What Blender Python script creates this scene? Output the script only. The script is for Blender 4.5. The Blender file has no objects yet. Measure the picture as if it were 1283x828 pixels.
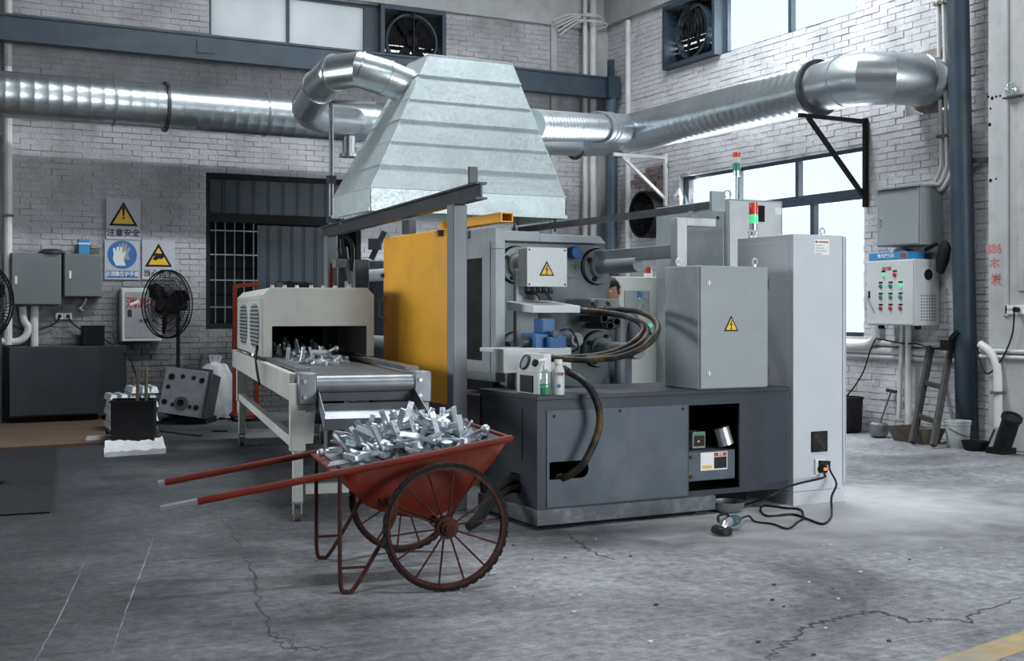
import bpy, bmesh, math, random
from mathutils import Vector, Matrix, Euler
PI = math.pi
rnd = random.Random(7)
SC = bpy.context.scene
COL = SC.collection

# ---------------------------------------------------------------- camera, sky, lights, exposure
YAW = math.radians(27.5)
CY, SY = math.cos(YAW), math.sin(YAW)
FPX, HZ, CXP, EYE = 1500.0, 390.0, 641.5, 1.4
cam = bpy.data.cameras.new('camera')
cam.sensor_width = 36.0
cam.lens = 36.0 * FPX / 1283.0
cam.shift_y = -(414.0 - HZ) / 1283.0
cam.clip_end = 200
camo = bpy.data.objects.new('camera', cam)
camo.location = (0, 0, EYE)
camo.rotation_euler = (PI / 2, 0, -YAW)
COL.objects.link(camo)
SC.camera = camo

world = bpy.data.worlds.new('sky')
SC.world = world
world.use_nodes = True
wbg = world.node_tree.nodes['Background']
wbg.inputs[0].default_value = (0.86, 0.94, 1.0, 1)
wbg.inputs[1].default_value = 1.35

SC.view_settings.view_transform = 'Standard'
SC.view_settings.look = 'None'
SC.view_settings.gamma = 1.0
SC.view_settings.use_curve_mapping = False
SC.view_settings.exposure = -0.12


def area_light(name, loc, target, sx, sy, power, col=(0.9, 0.96, 1.0), spread=180):
    l = bpy.data.lights.new(name, 'AREA')
    l.shape = 'RECTANGLE'
    l.size, l.size_y = sx, sy
    l.energy = power
    l.color = col
    l.spread = math.radians(spread)
    o = bpy.data.objects.new(name, l)
    o.location = loc
    d = Vector(target) - Vector(loc)
    o.rotation_euler = d.to_track_quat('-Z', 'Y').to_euler()
    COL.objects.link(o)
    return o


# daylight of the tall loading door behind and to the right of the camera
area_light('door_daylight', (8.0, -5.7, 2.3), (6.2, 9.0, 1.4), 4.6, 4.0, 560, spread=130)
# daylight of the roof lights (strip openings in the ceiling)
area_light('rooflight_daylight', (3.2, 2.5, 8.2), (3.4, 3.4, 0.0), 4.6, 0.7, 500)
area_light('rooflight_daylight', (6.2, 11.2, 8.2), (6.2, 12.0, 0.0), 6.4, 0.5, 1000)
# daylight of the high windows in the far left wall
area_light('left_window_daylight', (-5.8, 13.0, 2.5), (4.0, 8.6, 0.8), 4.0, 2.0, 140, spread=80)
# daylight of the two windows of the right wall
area_light('window_daylight', (11.2, 12.7, 2.4), (8.5, 11.6, 1.2), 4.0, 2.2, 420)
area_light('window_daylight', (11.2, 12.3, 5.4), (8.5, 11.8, 3.0), 3.4, 0.9, 160)


# ---------------------------------------------------------------- helpers: where a line of sight meets a real plane
def _d(px):
    a = (px - CXP) / FPX
    return CY * a + SY, -SY * a + CY


def OY(px, py, y):      # on a plane parallel to the back wall
    dx, dy = _d(px)
    t = y / dy
    return Vector((dx * t, y, EYE + (HZ - py) / FPX * t))


def OX(px, py, x):      # on a plane parallel to the right wall
    dx, dy = _d(px)
    t = x / dx
    return Vector((x, dy * t, EYE + (HZ - py) / FPX * t))


def FL(px, py, z=0.0):  # on the floor or a level surface
    dx, dy = _d(px)
    t = FPX * (EYE - z) / (py - HZ)
    return Vector((dx * t, dy * t, z))


def AT(px, py, t):      # at a known distance
    dx, dy = _d(px)
    return Vector((dx * t, dy * t, EYE + (HZ - py) / FPX * t))


# ---------------------------------------------------------------- helpers: meshes
def catmull(pts, n):
    pts = [Vector(p) for p in pts]
    if n <= 1 or len(pts) < 3:
        return pts
    out = []
    P = [pts[0] * 2 - pts[1]] + pts + [pts[-1] * 2 - pts[-2]]
    for i in range(1, len(P) - 2):
        for k in range(n):
            t = k / n
            a, b, c, d = P[i - 1], P[i], P[i + 1], P[i + 2]
            out.append(0.5 * ((2 * b) + (c - a) * t + (2 * a - 5 * b + 4 * c - d) * t * t + (3 * b - a - 3 * c + d) * t ** 3))
    out.append(pts[-1])
    return out


class MB:
    def __init__(self):
        self.v, self.f = [], []

    def add(self, vs, fs):
        o = len(self.v)
        self.v += [Vector(p) for p in vs]
        self.f += [tuple(i + o for i in f) for f in fs]
        return self

    def box(self, x0, x1, y0, y1, z0, z1, m=None):
        vs = [Vector((x, y, z)) for z in (z0, z1) for y in (y0, y1) for x in (x0, x1)]
        if m is not None:
            vs = [m @ p for p in vs]
        return self.add(vs, [(0, 2, 3, 1), (4, 5, 7, 6), (0, 1, 5, 4), (2, 6, 7, 3), (0, 4, 6, 2), (1, 3, 7, 5)])

    def hexa(self, bot, top):
        return self.add(list(bot) + list(top), [(3, 2, 1, 0), (4, 5, 6, 7)] + [(i, (i + 1) % 4, 4 + (i + 1) % 4, 4 + i) for i in range(4)])

    def bar(self, a, b, w, h, up=(0, 0, 1)):
        a, b = Vector(a), Vector(b)
        d = (b - a).normalized()
        u = Vector(up)
        s = d.cross(u)
        if s.length < 1e-4:
            s = d.cross(Vector((1, 0, 0)))
        s.normalize()
        u = s.cross(d).normalized()
        q = [(-w / 2, -h / 2), (w / 2, -h / 2), (w / 2, h / 2), (-w / 2, h / 2)]
        return self.hexa([a + s * i + u * j for i, j in q], [b + s * i + u * j for i, j in q])

    def sweep(self, pts, rs, n=10, caps=True):
        pts = [Vector(p) for p in pts]
        if not isinstance(rs, (list, tuple)):
            rs = [rs] * len(pts)
        d0 = (pts[1] - pts[0]).normalized()
        u = d0.orthogonal().normalized()
        vs = []
        for i, p in enumerate(pts):
            if i == 0:
                d = d0
            elif i == len(pts) - 1:
                d = (pts[i] - pts[i - 1]).normalized()
            else:
                d = ((pts[i + 1] - p).normalized() + (p - pts[i - 1]).normalized())
                d = d.normalized() if d.length > 1e-6 else d0
            u = (u - d * u.dot(d))
            u = u.normalized() if u.length > 1e-6 else d.orthogonal().normalized()
            w = d.cross(u)
            for k in range(n):
                a = 2 * PI * k / n
                vs.append(p + (u * math.cos(a) + w * math.sin(a)) * rs[i])
        fs = []
        for i in range(len(pts) - 1):
            for k in range(n):
                a, b = i * n + k, i * n + (k + 1) % n
                fs.append((a, b, b + n, a + n))
        if caps:
            fs.append(tuple(range(n - 1, -1, -1)))
            fs.append(tuple((len(pts) - 1) * n + k for k in range(n)))
        return self.add(vs, fs)

    def tube(self, pts, r, n=8, sub=1, caps=True):
        return self.sweep(catmull(pts, sub), r, n, caps)

    def cyl(self, a, b, r, r2=None, n=16):
        return self.sweep([a, b], [r, r if r2 is None else r2], n)

    def lathe(self, prof, m=None, n=20):
        m = m or Matrix()
        vs, fs = [], []
        for r, z in prof:
            for k in range(n):
                a = 2 * PI * k / n
                vs.append(m @ Vector((r * math.cos(a), r * math.sin(a), z)))
        for i in range(len(prof) - 1):
            for k in range(n):
                a, b = i * n + k, i * n + (k + 1) % n
                fs.append((a, b, b + n, a + n))
        if prof[0][0] > 1e-5:
            fs.append(tuple(range(n - 1, -1, -1)))
        if prof[-1][0] > 1e-5:
            fs.append(tuple((len(prof) - 1) * n + k for k in range(n)))
        return self.add(vs, fs)

    def torus(self, m, R, r, n=24, k=6, ey=1.0):
        vs, fs = [], []
        for i in range(n):
            a = 2 * PI * i / n
            for j in range(k):
                b = 2 * PI * j / k
                q = R + r * math.cos(b)
                vs.append(m @ Vector((q * math.cos(a), q * math.sin(a) * ey, r * math.sin(b))))
        for i in range(n):
            for j in range(k):
                fs.append((i * k + j, ((i + 1) % n) * k + j, ((i + 1) % n) * k + (j + 1) % k, i * k + (j + 1) % k))
        return self.add(vs, fs)

    def ring(self, m, Ro, Ri, h, n=32):     # a flat washer of thickness h along local z
        prof = [(Ri, 0), (Ro, 0), (Ro, h), (Ri, h)]
        vs, fs = [], []
        for i in range(n):
            a = 2 * PI * i / n
            for r, z in prof:
                vs.append(m @ Vector((r * math.cos(a), r * math.sin(a), z)))
        for i in range(n):
            for j in range(4):
                fs.append((i * 4 + j, ((i + 1) % n) * 4 + j, ((i + 1) % n) * 4 + (j + 1) % 4, i * 4 + (j + 1) % 4))
        return self.add(vs, fs)

    def prism(self, poly, m, h):            # polygon in local xy, extruded along local z
        n = len(poly)
        vs = [m @ Vector((p[0], p[1], 0)) for p in poly] + [m @ Vector((p[0], p[1], h)) for p in poly]
        return self.add(vs, [tuple(range(n - 1, -1, -1)), tuple(range(n, 2 * n))] + [(i, (i + 1) % n, n + (i + 1) % n, n + i) for i in range(n)])

    def ball(self, c, r, sx=1, sy=1, sz=1, n=14, k=8):
        prof = [(max(1e-6, r * math.sin(PI * i / k)), -r * math.cos(PI * i / k)) for i in range(k + 1)]
        return self.lathe(prof, Matrix.Translation(Vector(c)) @ Matrix.Diagonal((sx, sy, sz, 1)), n)

    def slab(self, axis, p, q, u0, u1, z0, z1, holes):     # wall slab with rectangular holes; axis 'y': spans x, thickness p..q in y
        us = sorted({u0, u1, *[h[0] for h in holes], *[h[1] for h in holes]})
        zs = sorted({z0, z1, *[h[2] for h in holes], *[h[3] for h in holes]})
        for a, b in zip(us, us[1:]):
            for c, d in zip(zs, zs[1:]):
                mu, mz = (a + b) / 2, (c + d) / 2
                if any(h[0] < mu < h[1] and h[2] < mz < h[3] for h in holes):
                    continue
                if axis == 'y':
                    self.box(a, b, p, q, c, d)
                else:
                    self.box(p, q, a, b, c, d)
        return self


def FR(origin, z, up=(0, 0, 1)):            # frame: local z along z, local y near up
    z = Vector(z).normalized()
    x = Vector(up).cross(z)
    if x.length < 1e-4:
        x = z.orthogonal()
    x.normalize()
    y = z.cross(x)
    m = Matrix((x, y, z)).transposed().to_4x4()
    m.translation = Vector(origin)
    return m


def mesh_of(name, mb, mt, smooth=35):
    me = bpy.data.meshes.new(name)
    me.from_pydata([tuple(p) for p in mb.v], [], mb.f)
    bm = bmesh.new()
    bm.from_mesh(me)
    bmesh.ops.recalc_face_normals(bm, faces=bm.faces)
    bm.to_mesh(me)
    bm.free()
    if smooth:
        me.polygons.foreach_set('use_smooth', [True] * len(me.polygons))
        me.set_sharp_from_angle(angle=math.radians(smooth))
    if mt:
        me.materials.append(mt)
    return me


def tag(o, label=None, cat=None, group=None, kind=None):
    if label: o['label'] = label
    if cat: o['category'] = cat
    if group: o['group'] = group
    if kind: o['kind'] = kind
    return o


def T(name, label, cat, loc=(0, 0, 0), rz=0.0, group=None):
    o = bpy.data.objects.new(name, None)
    o.empty_display_size = 0.1
    COL.objects.link(o)
    o.location = loc
    o.rotation_euler = (0, 0, rz)
    return tag(o, label, cat, group)


def root_of(o):
    while o.parent:
        o = o.parent
    return o


def P(par, name, mb, mt, bevel=0.0, smooth=35, label=None, local=False, kind=None):
    """a part: world coordinates are brought into the frame of its thing"""
    r = root_of(par)
    if not local:
        m = (Matrix.Translation(r.location) @ r.rotation_euler.to_matrix().to_4x4()).inverted()
        mb.v = [m @ p for p in mb.v]
    o = bpy.data.objects.new(name, mesh_of(name, mb, mt, smooth))
    COL.objects.link(o)
    o.parent = par
    if par is not r:        # sub-part: part origins coincide with the origin of the thing
        pass
    if bevel:
        b = o.modifiers.new('edge', 'BEVEL')
        b.width, b.segments, b.limit_method = bevel, 2, 'ANGLE'
    return tag(o, label, None, None, kind)


def ONE(name, label, cat, mb, mt, bevel=0.0, smooth=35, group=None, kind=None):
    """a thing that is one mesh; its origin goes to the middle of its underside"""
    xs, ys, zs = [p.x for p in mb.v], [p.y for p in mb.v], [p.z for p in mb.v]
    c = Vector(((min(xs) + max(xs)) / 2, (min(ys) + max(ys)) / 2, min(zs)))
    mb.v = [p - c for p in mb.v]
    o = bpy.data.objects.new(name, mesh_of(name, mb, mt, smooth))
    o.location = c
    COL.objects.link(o)
    if bevel:
        b = o.modifiers.new('edge', 'BEVEL')
        b.width, b.segments, b.limit_method = bevel, 2, 'ANGLE'
    return tag(o, label, cat, group, kind)


def S(name, mb, mt, bevel=0.0, par=None, smooth=35):
    o = bpy.data.objects.new(name, mesh_of(name, mb, mt, smooth))
    COL.objects.link(o)
    if par is not None:
        o.parent = par
    else:
        o['kind'] = 'structure'
    if bevel:
        b = o.modifiers.new('edge', 'BEVEL')
        b.width, b.segments, b.limit_method = bevel, 2, 'ANGLE'
    return o


def TXT(par, name, body, size, origin, normal, mt, up=(0, 0, 1), align='CENTER', thick=0.0008, sx=1.0):
    c = bpy.data.curves.new(name, 'FONT')
    c.body = body
    c.size = size
    c.extrude = thick
    c.offset = size * 0.018
    c.align_x = align
    c.align_y = 'CENTER'
    c.resolution_u = 2
    c.materials.append(mt)
    tmp = bpy.data.objects.new(name, c)
    COL.objects.link(tmp)
    dg = bpy.context.evaluated_depsgraph_get()
    me = bpy.data.meshes.new_from_object(tmp.evaluated_get(dg))
    bpy.data.objects.remove(tmp)
    if not me.materials:
        me.materials.append(mt)
    o = bpy.data.objects.new(name, me)
    COL.objects.link(o)
    m = FR(origin, normal, up)
    if par is not None:
        r = root_of(par)
        m = (Matrix.Translation(r.location) @ r.rotation_euler.to_matrix().to_4x4()).inverted() @ m
        o.parent = par
    o.matrix_local = m @ Matrix.Diagonal((sx, 1, 1, 1))
    return o


# ---------------------------------------------------------------- helpers: materials
def mat(name, col, rough=0.5, metal=0.0, var=0.12, scale=5.0, bump=0.0, bscale=60.0, dirt=None, dirt_amt=0.0, dirt_scale=2.5, stretch=(1, 1, 1), emit=None, estr=0.0, coat=0.0, world_space=False, spec=None):
    m = bpy.data.materials.new(name)
    m.use_nodes = True
    nt = m.node_tree
    b = nt.nodes['Principled BSDF']
    b.inputs['Roughness'].default_value = rough
    b.inputs['Metallic'].default_value = metal
    b.inputs['Specular IOR Level'].default_value = spec if spec is not None else (0.2 if sum(col) < 0.1 else 0.5)
    if coat:
        b.inputs['Coat Weight'].default_value = coat
    tc = nt.nodes.new('ShaderNodeTexCoord')
    mp = nt.nodes.new('ShaderNodeMapping')
    mp.inputs['Scale'].default_value = stretch
    if world_space:
        nt.links.new(nt.nodes.new('ShaderNodeNewGeometry').outputs['Position'], mp.inputs['Vector'])
    else:
        nt.links.new(tc.outputs['Object'], mp.inputs['Vector'])
    nz = nt.nodes.new('ShaderNodeTexNoise')
    nz.inputs['Scale'].default_value = scale
    nz.inputs['Detail'].default_value = 5
    nt.links.new(mp.outputs['Vector'], nz.inputs['Vector'])
    rp = nt.nodes.new('ShaderNodeValToRGB')
    rp.color_ramp.elements[0].position = 0.3
    rp.color_ramp.elements[1].position = 0.7
    rp.color_ramp.elements[0].color = tuple(max(0, c * (1 - var)) for c in col) + (1,)
    rp.color_ramp.elements[1].color = tuple(min(1, c * (1 + var)) for c in col) + (1,)
    nt.links.new(nz.outputs['Fac'], rp.inputs['Fac'])
    out = rp.outputs['Color']
    if dirt is not None:
        n2 = nt.nodes.new('ShaderNodeTexNoise')
        n2.inputs['Scale'].default_value = dirt_scale
        n2.inputs['Detail'].default_value = 9
        n2.inputs['Roughness'].default_value = 0.68
        nt.links.new(mp.outputs['Vector'], n2.inputs['Vector'])
        r2 = nt.nodes.new('ShaderNodeValToRGB')
        r2.color_ramp.elements[0].position = 0.5 - 0.02
        r2.color_ramp.elements[1].position = 0.72
        r2.color_ramp.elements[0].color = (0, 0, 0, 1)
        r2.color_ramp.elements[1].color = (dirt_amt,) * 3 + (1,)
        nt.links.new(n2.outputs['Fac'], r2.inputs['Fac'])
        mx = nt.nodes.new('ShaderNodeMixRGB')
        mx.inputs[2].default_value = tuple(dirt) + (1,)
        nt.links.new(r2.outputs['Color'], mx.inputs[0])
        nt.links.new(out, mx.inputs[1])
        out = mx.outputs[0]
    nt.links.new(out, b.inputs['Base Color'])
    if bump:
        n3 = nt.nodes.new('ShaderNodeTexNoise')
        n3.inputs['Scale'].default_value = bscale
        n3.inputs['Detail'].default_value = 4
        nt.links.new(mp.outputs['Vector'], n3.inputs['Vector'])
        bp = nt.nodes.new('ShaderNodeBump')
        bp.inputs['Strength'].default_value = bump
        bp.inputs['Distance'].default_value = 0.01
        nt.links.new(n3.outputs['Fac'], bp.inputs['Height'])
        nt.links.new(bp.outputs['Normal'], b.inputs['Normal'])
    if emit:
        b.inputs['Emission Color'].default_value = tuple(emit) + (1,)
        b.inputs['Emission Strength'].default_value = estr
    return m


def galv(name, col, rough, scale=26.0, metal=0.9, amp=1.0):
    m = bpy.data.materials.new(name)
    m.use_nodes = True
    nt = m.node_tree
    b = nt.nodes['Principled BSDF']
    b.inputs['Metallic'].default_value = metal
    tc = nt.nodes.new('ShaderNodeTexCoord')
    vo = nt.nodes.new('ShaderNodeTexVoronoi')
    vo.inputs['Scale'].default_value = scale
    nt.links.new(tc.outputs['Object'], vo.inputs['Vector'])
    sp = nt.nodes.new('ShaderNodeSeparateColor')
    nt.links.new(vo.outputs['Color'], sp.inputs[0])
    nz = nt.nodes.new('ShaderNodeTexNoise')
    nz.inputs['Scale'].default_value = 2.2
    nz.inputs['Detail'].default_value = 6
    nt.links.new(tc.outputs['Object'], nz.inputs['Vector'])
    ad = nt.nodes.new('ShaderNodeMath')
    ad.operation = 'MULTIPLY_ADD'
    ad.inputs[1].default_value = 0.35 * amp
    nt.links.new(sp.outputs[0], ad.inputs[0])
    nt.links.new(nz.outputs['Fac'], ad.inputs[2])
    rp = nt.nodes.new('ShaderNodeValToRGB')
    rp.color_ramp.elements[0].position = 0.3
    rp.color_ramp.elements[1].position = 0.95
    rp.color_ramp.elements[0].color = tuple(c * 0.8 for c in col) + (1,)
    rp.color_ramp.elements[1].color = tuple(min(1, c * 1.15) for c in col) + (1,)
    nt.links.new(ad.outputs[0], rp.inputs['Fac'])
    nt.links.new(rp.outputs['Color'], b.inputs['Base Color'])
    mr = nt.nodes.new('ShaderNodeMapRange')
    mr.inputs['To Min'].default_value = rough - 0.07 * amp
    mr.inputs['To Max'].default_value = rough + 0.1 * amp
    nt.links.new(sp.outputs[1], mr.inputs['Value'])
    nt.links.new(mr.outputs[0], b.inputs['Roughness'])
    return m


def clear_glass(name, tint, glossy=0.08, diffuse=0.0):
    m = bpy.data.materials.new(name)
    m.use_nodes = True
    nt = m.node_tree
    nt.nodes.remove(nt.nodes['Principled BSDF'])
    out = nt.nodes['Material Output']
    tr = nt.nodes.new('ShaderNodeBsdfTransparent')
    tr.inputs[0].default_value = tint + (1,)
    gl = nt.nodes.new('ShaderNodeBsdfGlossy')
    gl.inputs['Roughness'].default_value = 0.05
    mx = nt.nodes.new('ShaderNodeMixShader')
    mx.inputs[0].default_value = glossy
    nt.links.new(tr.outputs[0], mx.inputs[1])
    nt.links.new(gl.outputs[0], mx.inputs[2])
    res = mx
    if diffuse:
        tl = nt.nodes.new('ShaderNodeBsdfTranslucent')
        nz = nt.nodes.new('ShaderNodeTexNoise')
        nz.inputs['Scale'].default_value = 1.6
        tc = nt.nodes.new('ShaderNodeTexCoord')
        nt.links.new(tc.outputs['Object'], nz.inputs['Vector'])
        mr = nt.nodes.new('ShaderNodeMapRange')
        mr.inputs['From Min'].default_value = 0.3
        mr.inputs['From Max'].default_value = 0.7
        mr.inputs['To Min'].default_value = diffuse * 0.85
        mr.inputs['To Max'].default_value = min(1, diffuse * 1.1)
        nt.links.new(nz.outputs['Fac'], mr.inputs['Value'])
        m2 = nt.nodes.new('ShaderNodeMixShader')
        nt.links.new(mr.outputs[0], m2.inputs[0])
        nt.links.new(mx.outputs[0], m2.inputs[1])
        nt.links.new(tl.outputs[0], m2.inputs[2])
        res = m2
    nt.links.new(res.outputs[0], out.inputs['Surface'])
    return m


def floor_material():
    m = bpy.data.materials.new('worn_concrete')
    m.use_nodes = True
    nt = m.node_tree
    L = nt.links.new
    b = nt.nodes['Principled BSDF']
    tc = nt.nodes.new('ShaderNodeTexCoord')

    def noise(scale, detail, rough, stretch=(1, 1, 1), rot=0.0, dist=0.0):
        mp = nt.nodes.new('ShaderNodeMapping')
        mp.inputs['Scale'].default_value = stretch
        mp.inputs['Rotation'].default_value = (0, 0, rot)
        L(tc.outputs['Object'], mp.inputs['Vector'])
        n = nt.nodes.new('ShaderNodeTexNoise')
        n.inputs['Scale'].default_value = scale
        n.inputs['Detail'].default_value = detail
        n.inputs['Roughness'].default_value = rough
        n.inputs['Distortion'].default_value = dist
        L(mp.outputs['Vector'], n.inputs['Vector'])
        return n.outputs['Fac']

    def ramp(fac, a, b_, ca, cb):
        r = nt.nodes.new('ShaderNodeValToRGB')
        r.color_ramp.elements[0].position, r.color_ramp.elements[1].position = a, b_
        r.color_ramp.elements[0].color, r.color_ramp.elements[1].color = ca + (1,), cb + (1,)
        L(fac, r.inputs['Fac'])
        return r.outputs['Color']

    def mix(fac, a, b_, mode='MIX'):
        x = nt.nodes.new('ShaderNodeMixRGB')
        x.blend_type = mode
        if isinstance(fac, float): x.inputs[0].default_value = fac
        else: L(fac, x.inputs[0])
        L(a, x.inputs[1])
        if isinstance(b_, tuple): x.inputs[2].default_value = b_ + (1,)
        else: L(b_, x.inputs[2])
        return x.outputs[0]

    base = ramp(noise(0.55, 8, 0.62, dist=0.6), 0.33, 0.7, (0.11, 0.113, 0.12), (0.43, 0.43, 0.445))
    fine = ramp(noise(14, 10, 0.78), 0.33, 0.68, (0.5, 0.5, 0.51), (1.45, 1.45, 1.45))
    c = mix(1.0, base, fine, 'MULTIPLY')
    # broom strokes and drag marks
    strokes = ramp(noise(5.0, 5, 0.7, (0.5, 9, 1), -0.3), 0.4, 0.62, (0.72, 0.72, 0.73), (1.2, 1.2, 1.2))
    c = mix(0.5, c, strokes, 'MULTIPLY')
    # pale powder spots, dark oil stains
    c = mix(ramp(noise(2.3, 12, 0.75), 0.60, 0.74, (0, 0, 0), (0.65, 0.65, 0.65)), c, (0.52, 0.52, 0.54))
    c = mix(ramp(noise(0.9, 9, 0.7, dist=1.2), 0.57, 0.75, (0, 0, 0), (0.7, 0.7, 0.7)), c, (0.06, 0.062, 0.068))
    c = mix(ramp(noise(55, 2, 0.5), 0.74, 0.78, (0, 0, 0), (0.7, 0.7, 0.7)), c, (0.7, 0.7, 0.7))
    # aluminium powder spilt round the machine foot, worn in: real wear in the floor
    sx = nt.nodes.new('ShaderNodeSeparateXYZ')
    L(tc.outputs['Object'], sx.inputs[0])

    def math_(op, a, b_=None):
        x = nt.nodes.new('ShaderNodeMath')
        x.operation = op
        for i, q in enumerate((a, b_)):
            if q is None: continue
            if isinstance(q, (int, float)): x.inputs[i].default_value = q
            else: L(q, x.inputs[i])
        return x.outputs[0]
    d = math_('SQRT', math_('ADD', math_('POWER', math_('MULTIPLY', math_('SUBTRACT', sx.outputs[0], 5.9), 0.6), 2), math_('POWER', math_('SUBTRACT', sx.outputs[1], 6.35), 2)))
    near = nt.nodes.new('ShaderNodeMapRange')
    near.inputs['From Min'].default_value, near.inputs['From Max'].default_value = 1.25, 0.3
    L(math_('ADD', d, math_('MULTIPLY', math_('SUBTRACT', noise(3.5, 8, 0.7), 0.5), 1.3)), near.inputs['Value'])
    c = mix(math_('MULTIPLY', near.outputs[0], 0.8), c, (0.72, 0.72, 0.73))
    # shade over the left half of the hall, painted into the floor colour
    floor_shade = nt.nodes.new('ShaderNodeMapRange')
    floor_shade.inputs['From Min'].default_value, floor_shade.inputs['From Max'].default_value = 2.6, -0.8
    L(math_('ADD', math_('SUBTRACT', sx.outputs[0], math_('MULTIPLY', math_('SUBTRACT', sx.outputs[1], 5.0), 0.4)), math_('MULTIPLY', math_('SUBTRACT', noise(0.8, 6, 0.6), 0.5), 3.0)), floor_shade.inputs['Value'])
    c = mix(math_('MULTIPLY', floor_shade.outputs[0], 0.92), c, (0.017, 0.019, 0.023))
    L(c, b.inputs['Base Color'])
    b.inputs['Roughness'].default_value = 0.75
    b.inputs['Specular IOR Level'].default_value = 0.15
    h = math_('ADD', math_('MULTIPLY', noise(5.0, 5, 0.7, (0.5, 9, 1), -0.3), 0.5), noise(22, 8, 0.7))
    bp = nt.nodes.new('ShaderNodeBump')
    bp.inputs['Strength'].default_value = 0.9
    bp.inputs['Distance'].default_value = 0.012
    L(h, bp.inputs['Height'])
    L(bp.outputs['Normal'], b.inputs['Normal'])
    return m


M = {}
M['floor'] = floor_material()
M['brick'] = mat('whitewashed_brick', (0.56, 0.55, 0.565), 0.85, 0, 0.14, 2.2, 0.9, 26, (0.22, 0.215, 0.21), 0.5, 1.6, world_space=True)
def shade_low(m, z0, z1, dark, amt):
    """shade painted into the colour low on the wall, with a ragged upper edge"""
    nt = m.node_tree
    b = nt.nodes['Principled BSDF']
    src = b.inputs['Base Color'].links[0].from_socket
    ge = nt.nodes.new('ShaderNodeNewGeometry')
    se = nt.nodes.new('ShaderNodeSeparateXYZ')
    nt.links.new(ge.outputs['Position'], se.inputs[0])
    nz = nt.nodes.new('ShaderNodeTexNoise')
    nz.inputs['Scale'].default_value = 0.9
    nz.inputs['Detail'].default_value = 8
    nz.inputs['Roughness'].default_value = 0.65
    nt.links.new(ge.outputs['Position'], nz.inputs['Vector'])
    ad = nt.nodes.new('ShaderNodeMath')
    ad.operation = 'MULTIPLY_ADD'
    ad.inputs[1].default_value = 2.4
    nt.links.new(nz.outputs['Fac'], ad.inputs[0])
    nt.links.new(se.outputs[2], ad.inputs[2])
    mr = nt.nodes.new('ShaderNodeMapRange')
    mr.inputs['From Min'].default_value, mr.inputs['From Max'].default_value = z1 + 1.2, z0 + 1.2
    mr.inputs['To Max'].default_value = amt
    nt.links.new(ad.outputs[0], mr.inputs['Value'])
    mx = nt.nodes.new('ShaderNodeMixRGB')
    mx.inputs[2].default_value = dark + (1,)
    nt.links.new(mr.outputs[0], mx.inputs[0])
    nt.links.new(src, mx.inputs[1])
    nt.links.new(mx.outputs[0], b.inputs['Base Color'])
    return m


M['brick_back'] = shade_low(mat('grimy_shaded_whitewash_brick', (0.43, 0.42, 0.435), 0.85, 0, 0.16, 2.2, 0.9, 26, (0.16, 0.155, 0.15), 0.6, 1.3, world_space=True), 0.5, 2.3, (0.05, 0.05, 0.053), 0.93)  # grimy whitewash, with the dimness of the lower wall painted in
M['mortar_back'] = shade_low(mat('grimy_shaded_mortar', (0.41, 0.40, 0.41), 0.9, 0, 0.2, 3.0, 0.6, 26, (0.06, 0.06, 0.06), 0.75, 3.2, world_space=True), 0.5, 2.3, (0.03, 0.03, 0.032), 0.93)
M['mortar'] = mat('whitewashed_mortar', (0.54, 0.53, 0.545), 0.9, 0, 0.2, 3.0, 0.6, 26, (0.08, 0.08, 0.08), 0.75, 3.2, world_space=True)
M['plaster'] = mat('white_plaster', (0.44, 0.44, 0.44), 0.8, 0, 0.1, 2.0, 0.25, 12, (0.3, 0.29, 0.28), 0.6, 3.5)
M['bare_brick'] = mat('bare_brick', (0.22, 0.17, 0.15), 0.9, 0, 0.3, 8, 0.4, 40)
M['roof'] = mat('roof_sheet', (0.25, 0.26, 0.28), 0.7, 0, 0.15)
M['navy'] = mat('slate_blue_paint', (0.024, 0.043, 0.062), 0.5, 0, 0.2, 4, 0.1, 30, (0.1, 0.1, 0.1), 0.3)
M['navy_light'] = mat('slate_blue_post_paint', (0.05, 0.08, 0.11), 0.4, 0, 0.2, 4, 0.1, 30, (0.15, 0.15, 0.15), 0.3)
M['galv'] = galv('galvanised_duct', (0.5, 0.54, 0.56), 0.32, 60, 0.92, 0.3)
M['hood'] = galv('galvanised_hood', (0.56, 0.63, 0.64), 0.5, 60, 0.8, 0.8)
M['machine'] = mat('grey_green_machine_paint', (0.3, 0.335, 0.35), 0.42, 0, 0.08, 4, 0.05, 40, (0.14, 0.15, 0.15), 0.4)
M['platen'] = mat('grey_platen_paint', (0.22, 0.255, 0.27), 0.4, 0, 0.1, 5, 0.08, 30, (0.1, 0.11, 0.11), 0.5)
M['cabinet'] = mat('light_grey_cabinet_paint', (0.5, 0.52, 0.55), 0.45, 0, 0.03, 3, 0.03, 80)
M['box_grey'] = mat('grey_enclosure_paint', (0.27, 0.295, 0.305), 0.45, 0, 0.05, 3, 0.03, 80, (0.2, 0.2, 0.2), 0.3)
M['box_dark'] = mat('darker_grey_enclosure_paint', (0.15, 0.165, 0.17), 0.5, 0, 0.06, 3, 0.03, 80)
M['white_box'] = mat('pale_grey_box_paint', (0.56, 0.58, 0.58), 0.45, 0, 0.05, 4, 0.03, 60, (0.3, 0.3, 0.3), 0.35)
M['base'] = mat('dark_blue_grey_paint', (0.036, 0.042, 0.055), 0.45, 0, 0.15, 3, 0.08, 40, (0.02, 0.02, 0.024), 0.6, spec=0.3)
M['base_panel'] = mat('blue_grey_panel_paint', (0.078, 0.093, 0.115), 0.45, 0, 0.1, 3, 0.05, 50, (0.15, 0.16, 0.175), 0.4, 4.0, spec=0.3)
M['skirt'] = mat('scuffed_skirt_paint', (0.07, 0.078, 0.092), 0.5, 0, 0.2, 5, 0.1, 40, (0.3, 0.3, 0.32), 0.6, 5.0)
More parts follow.
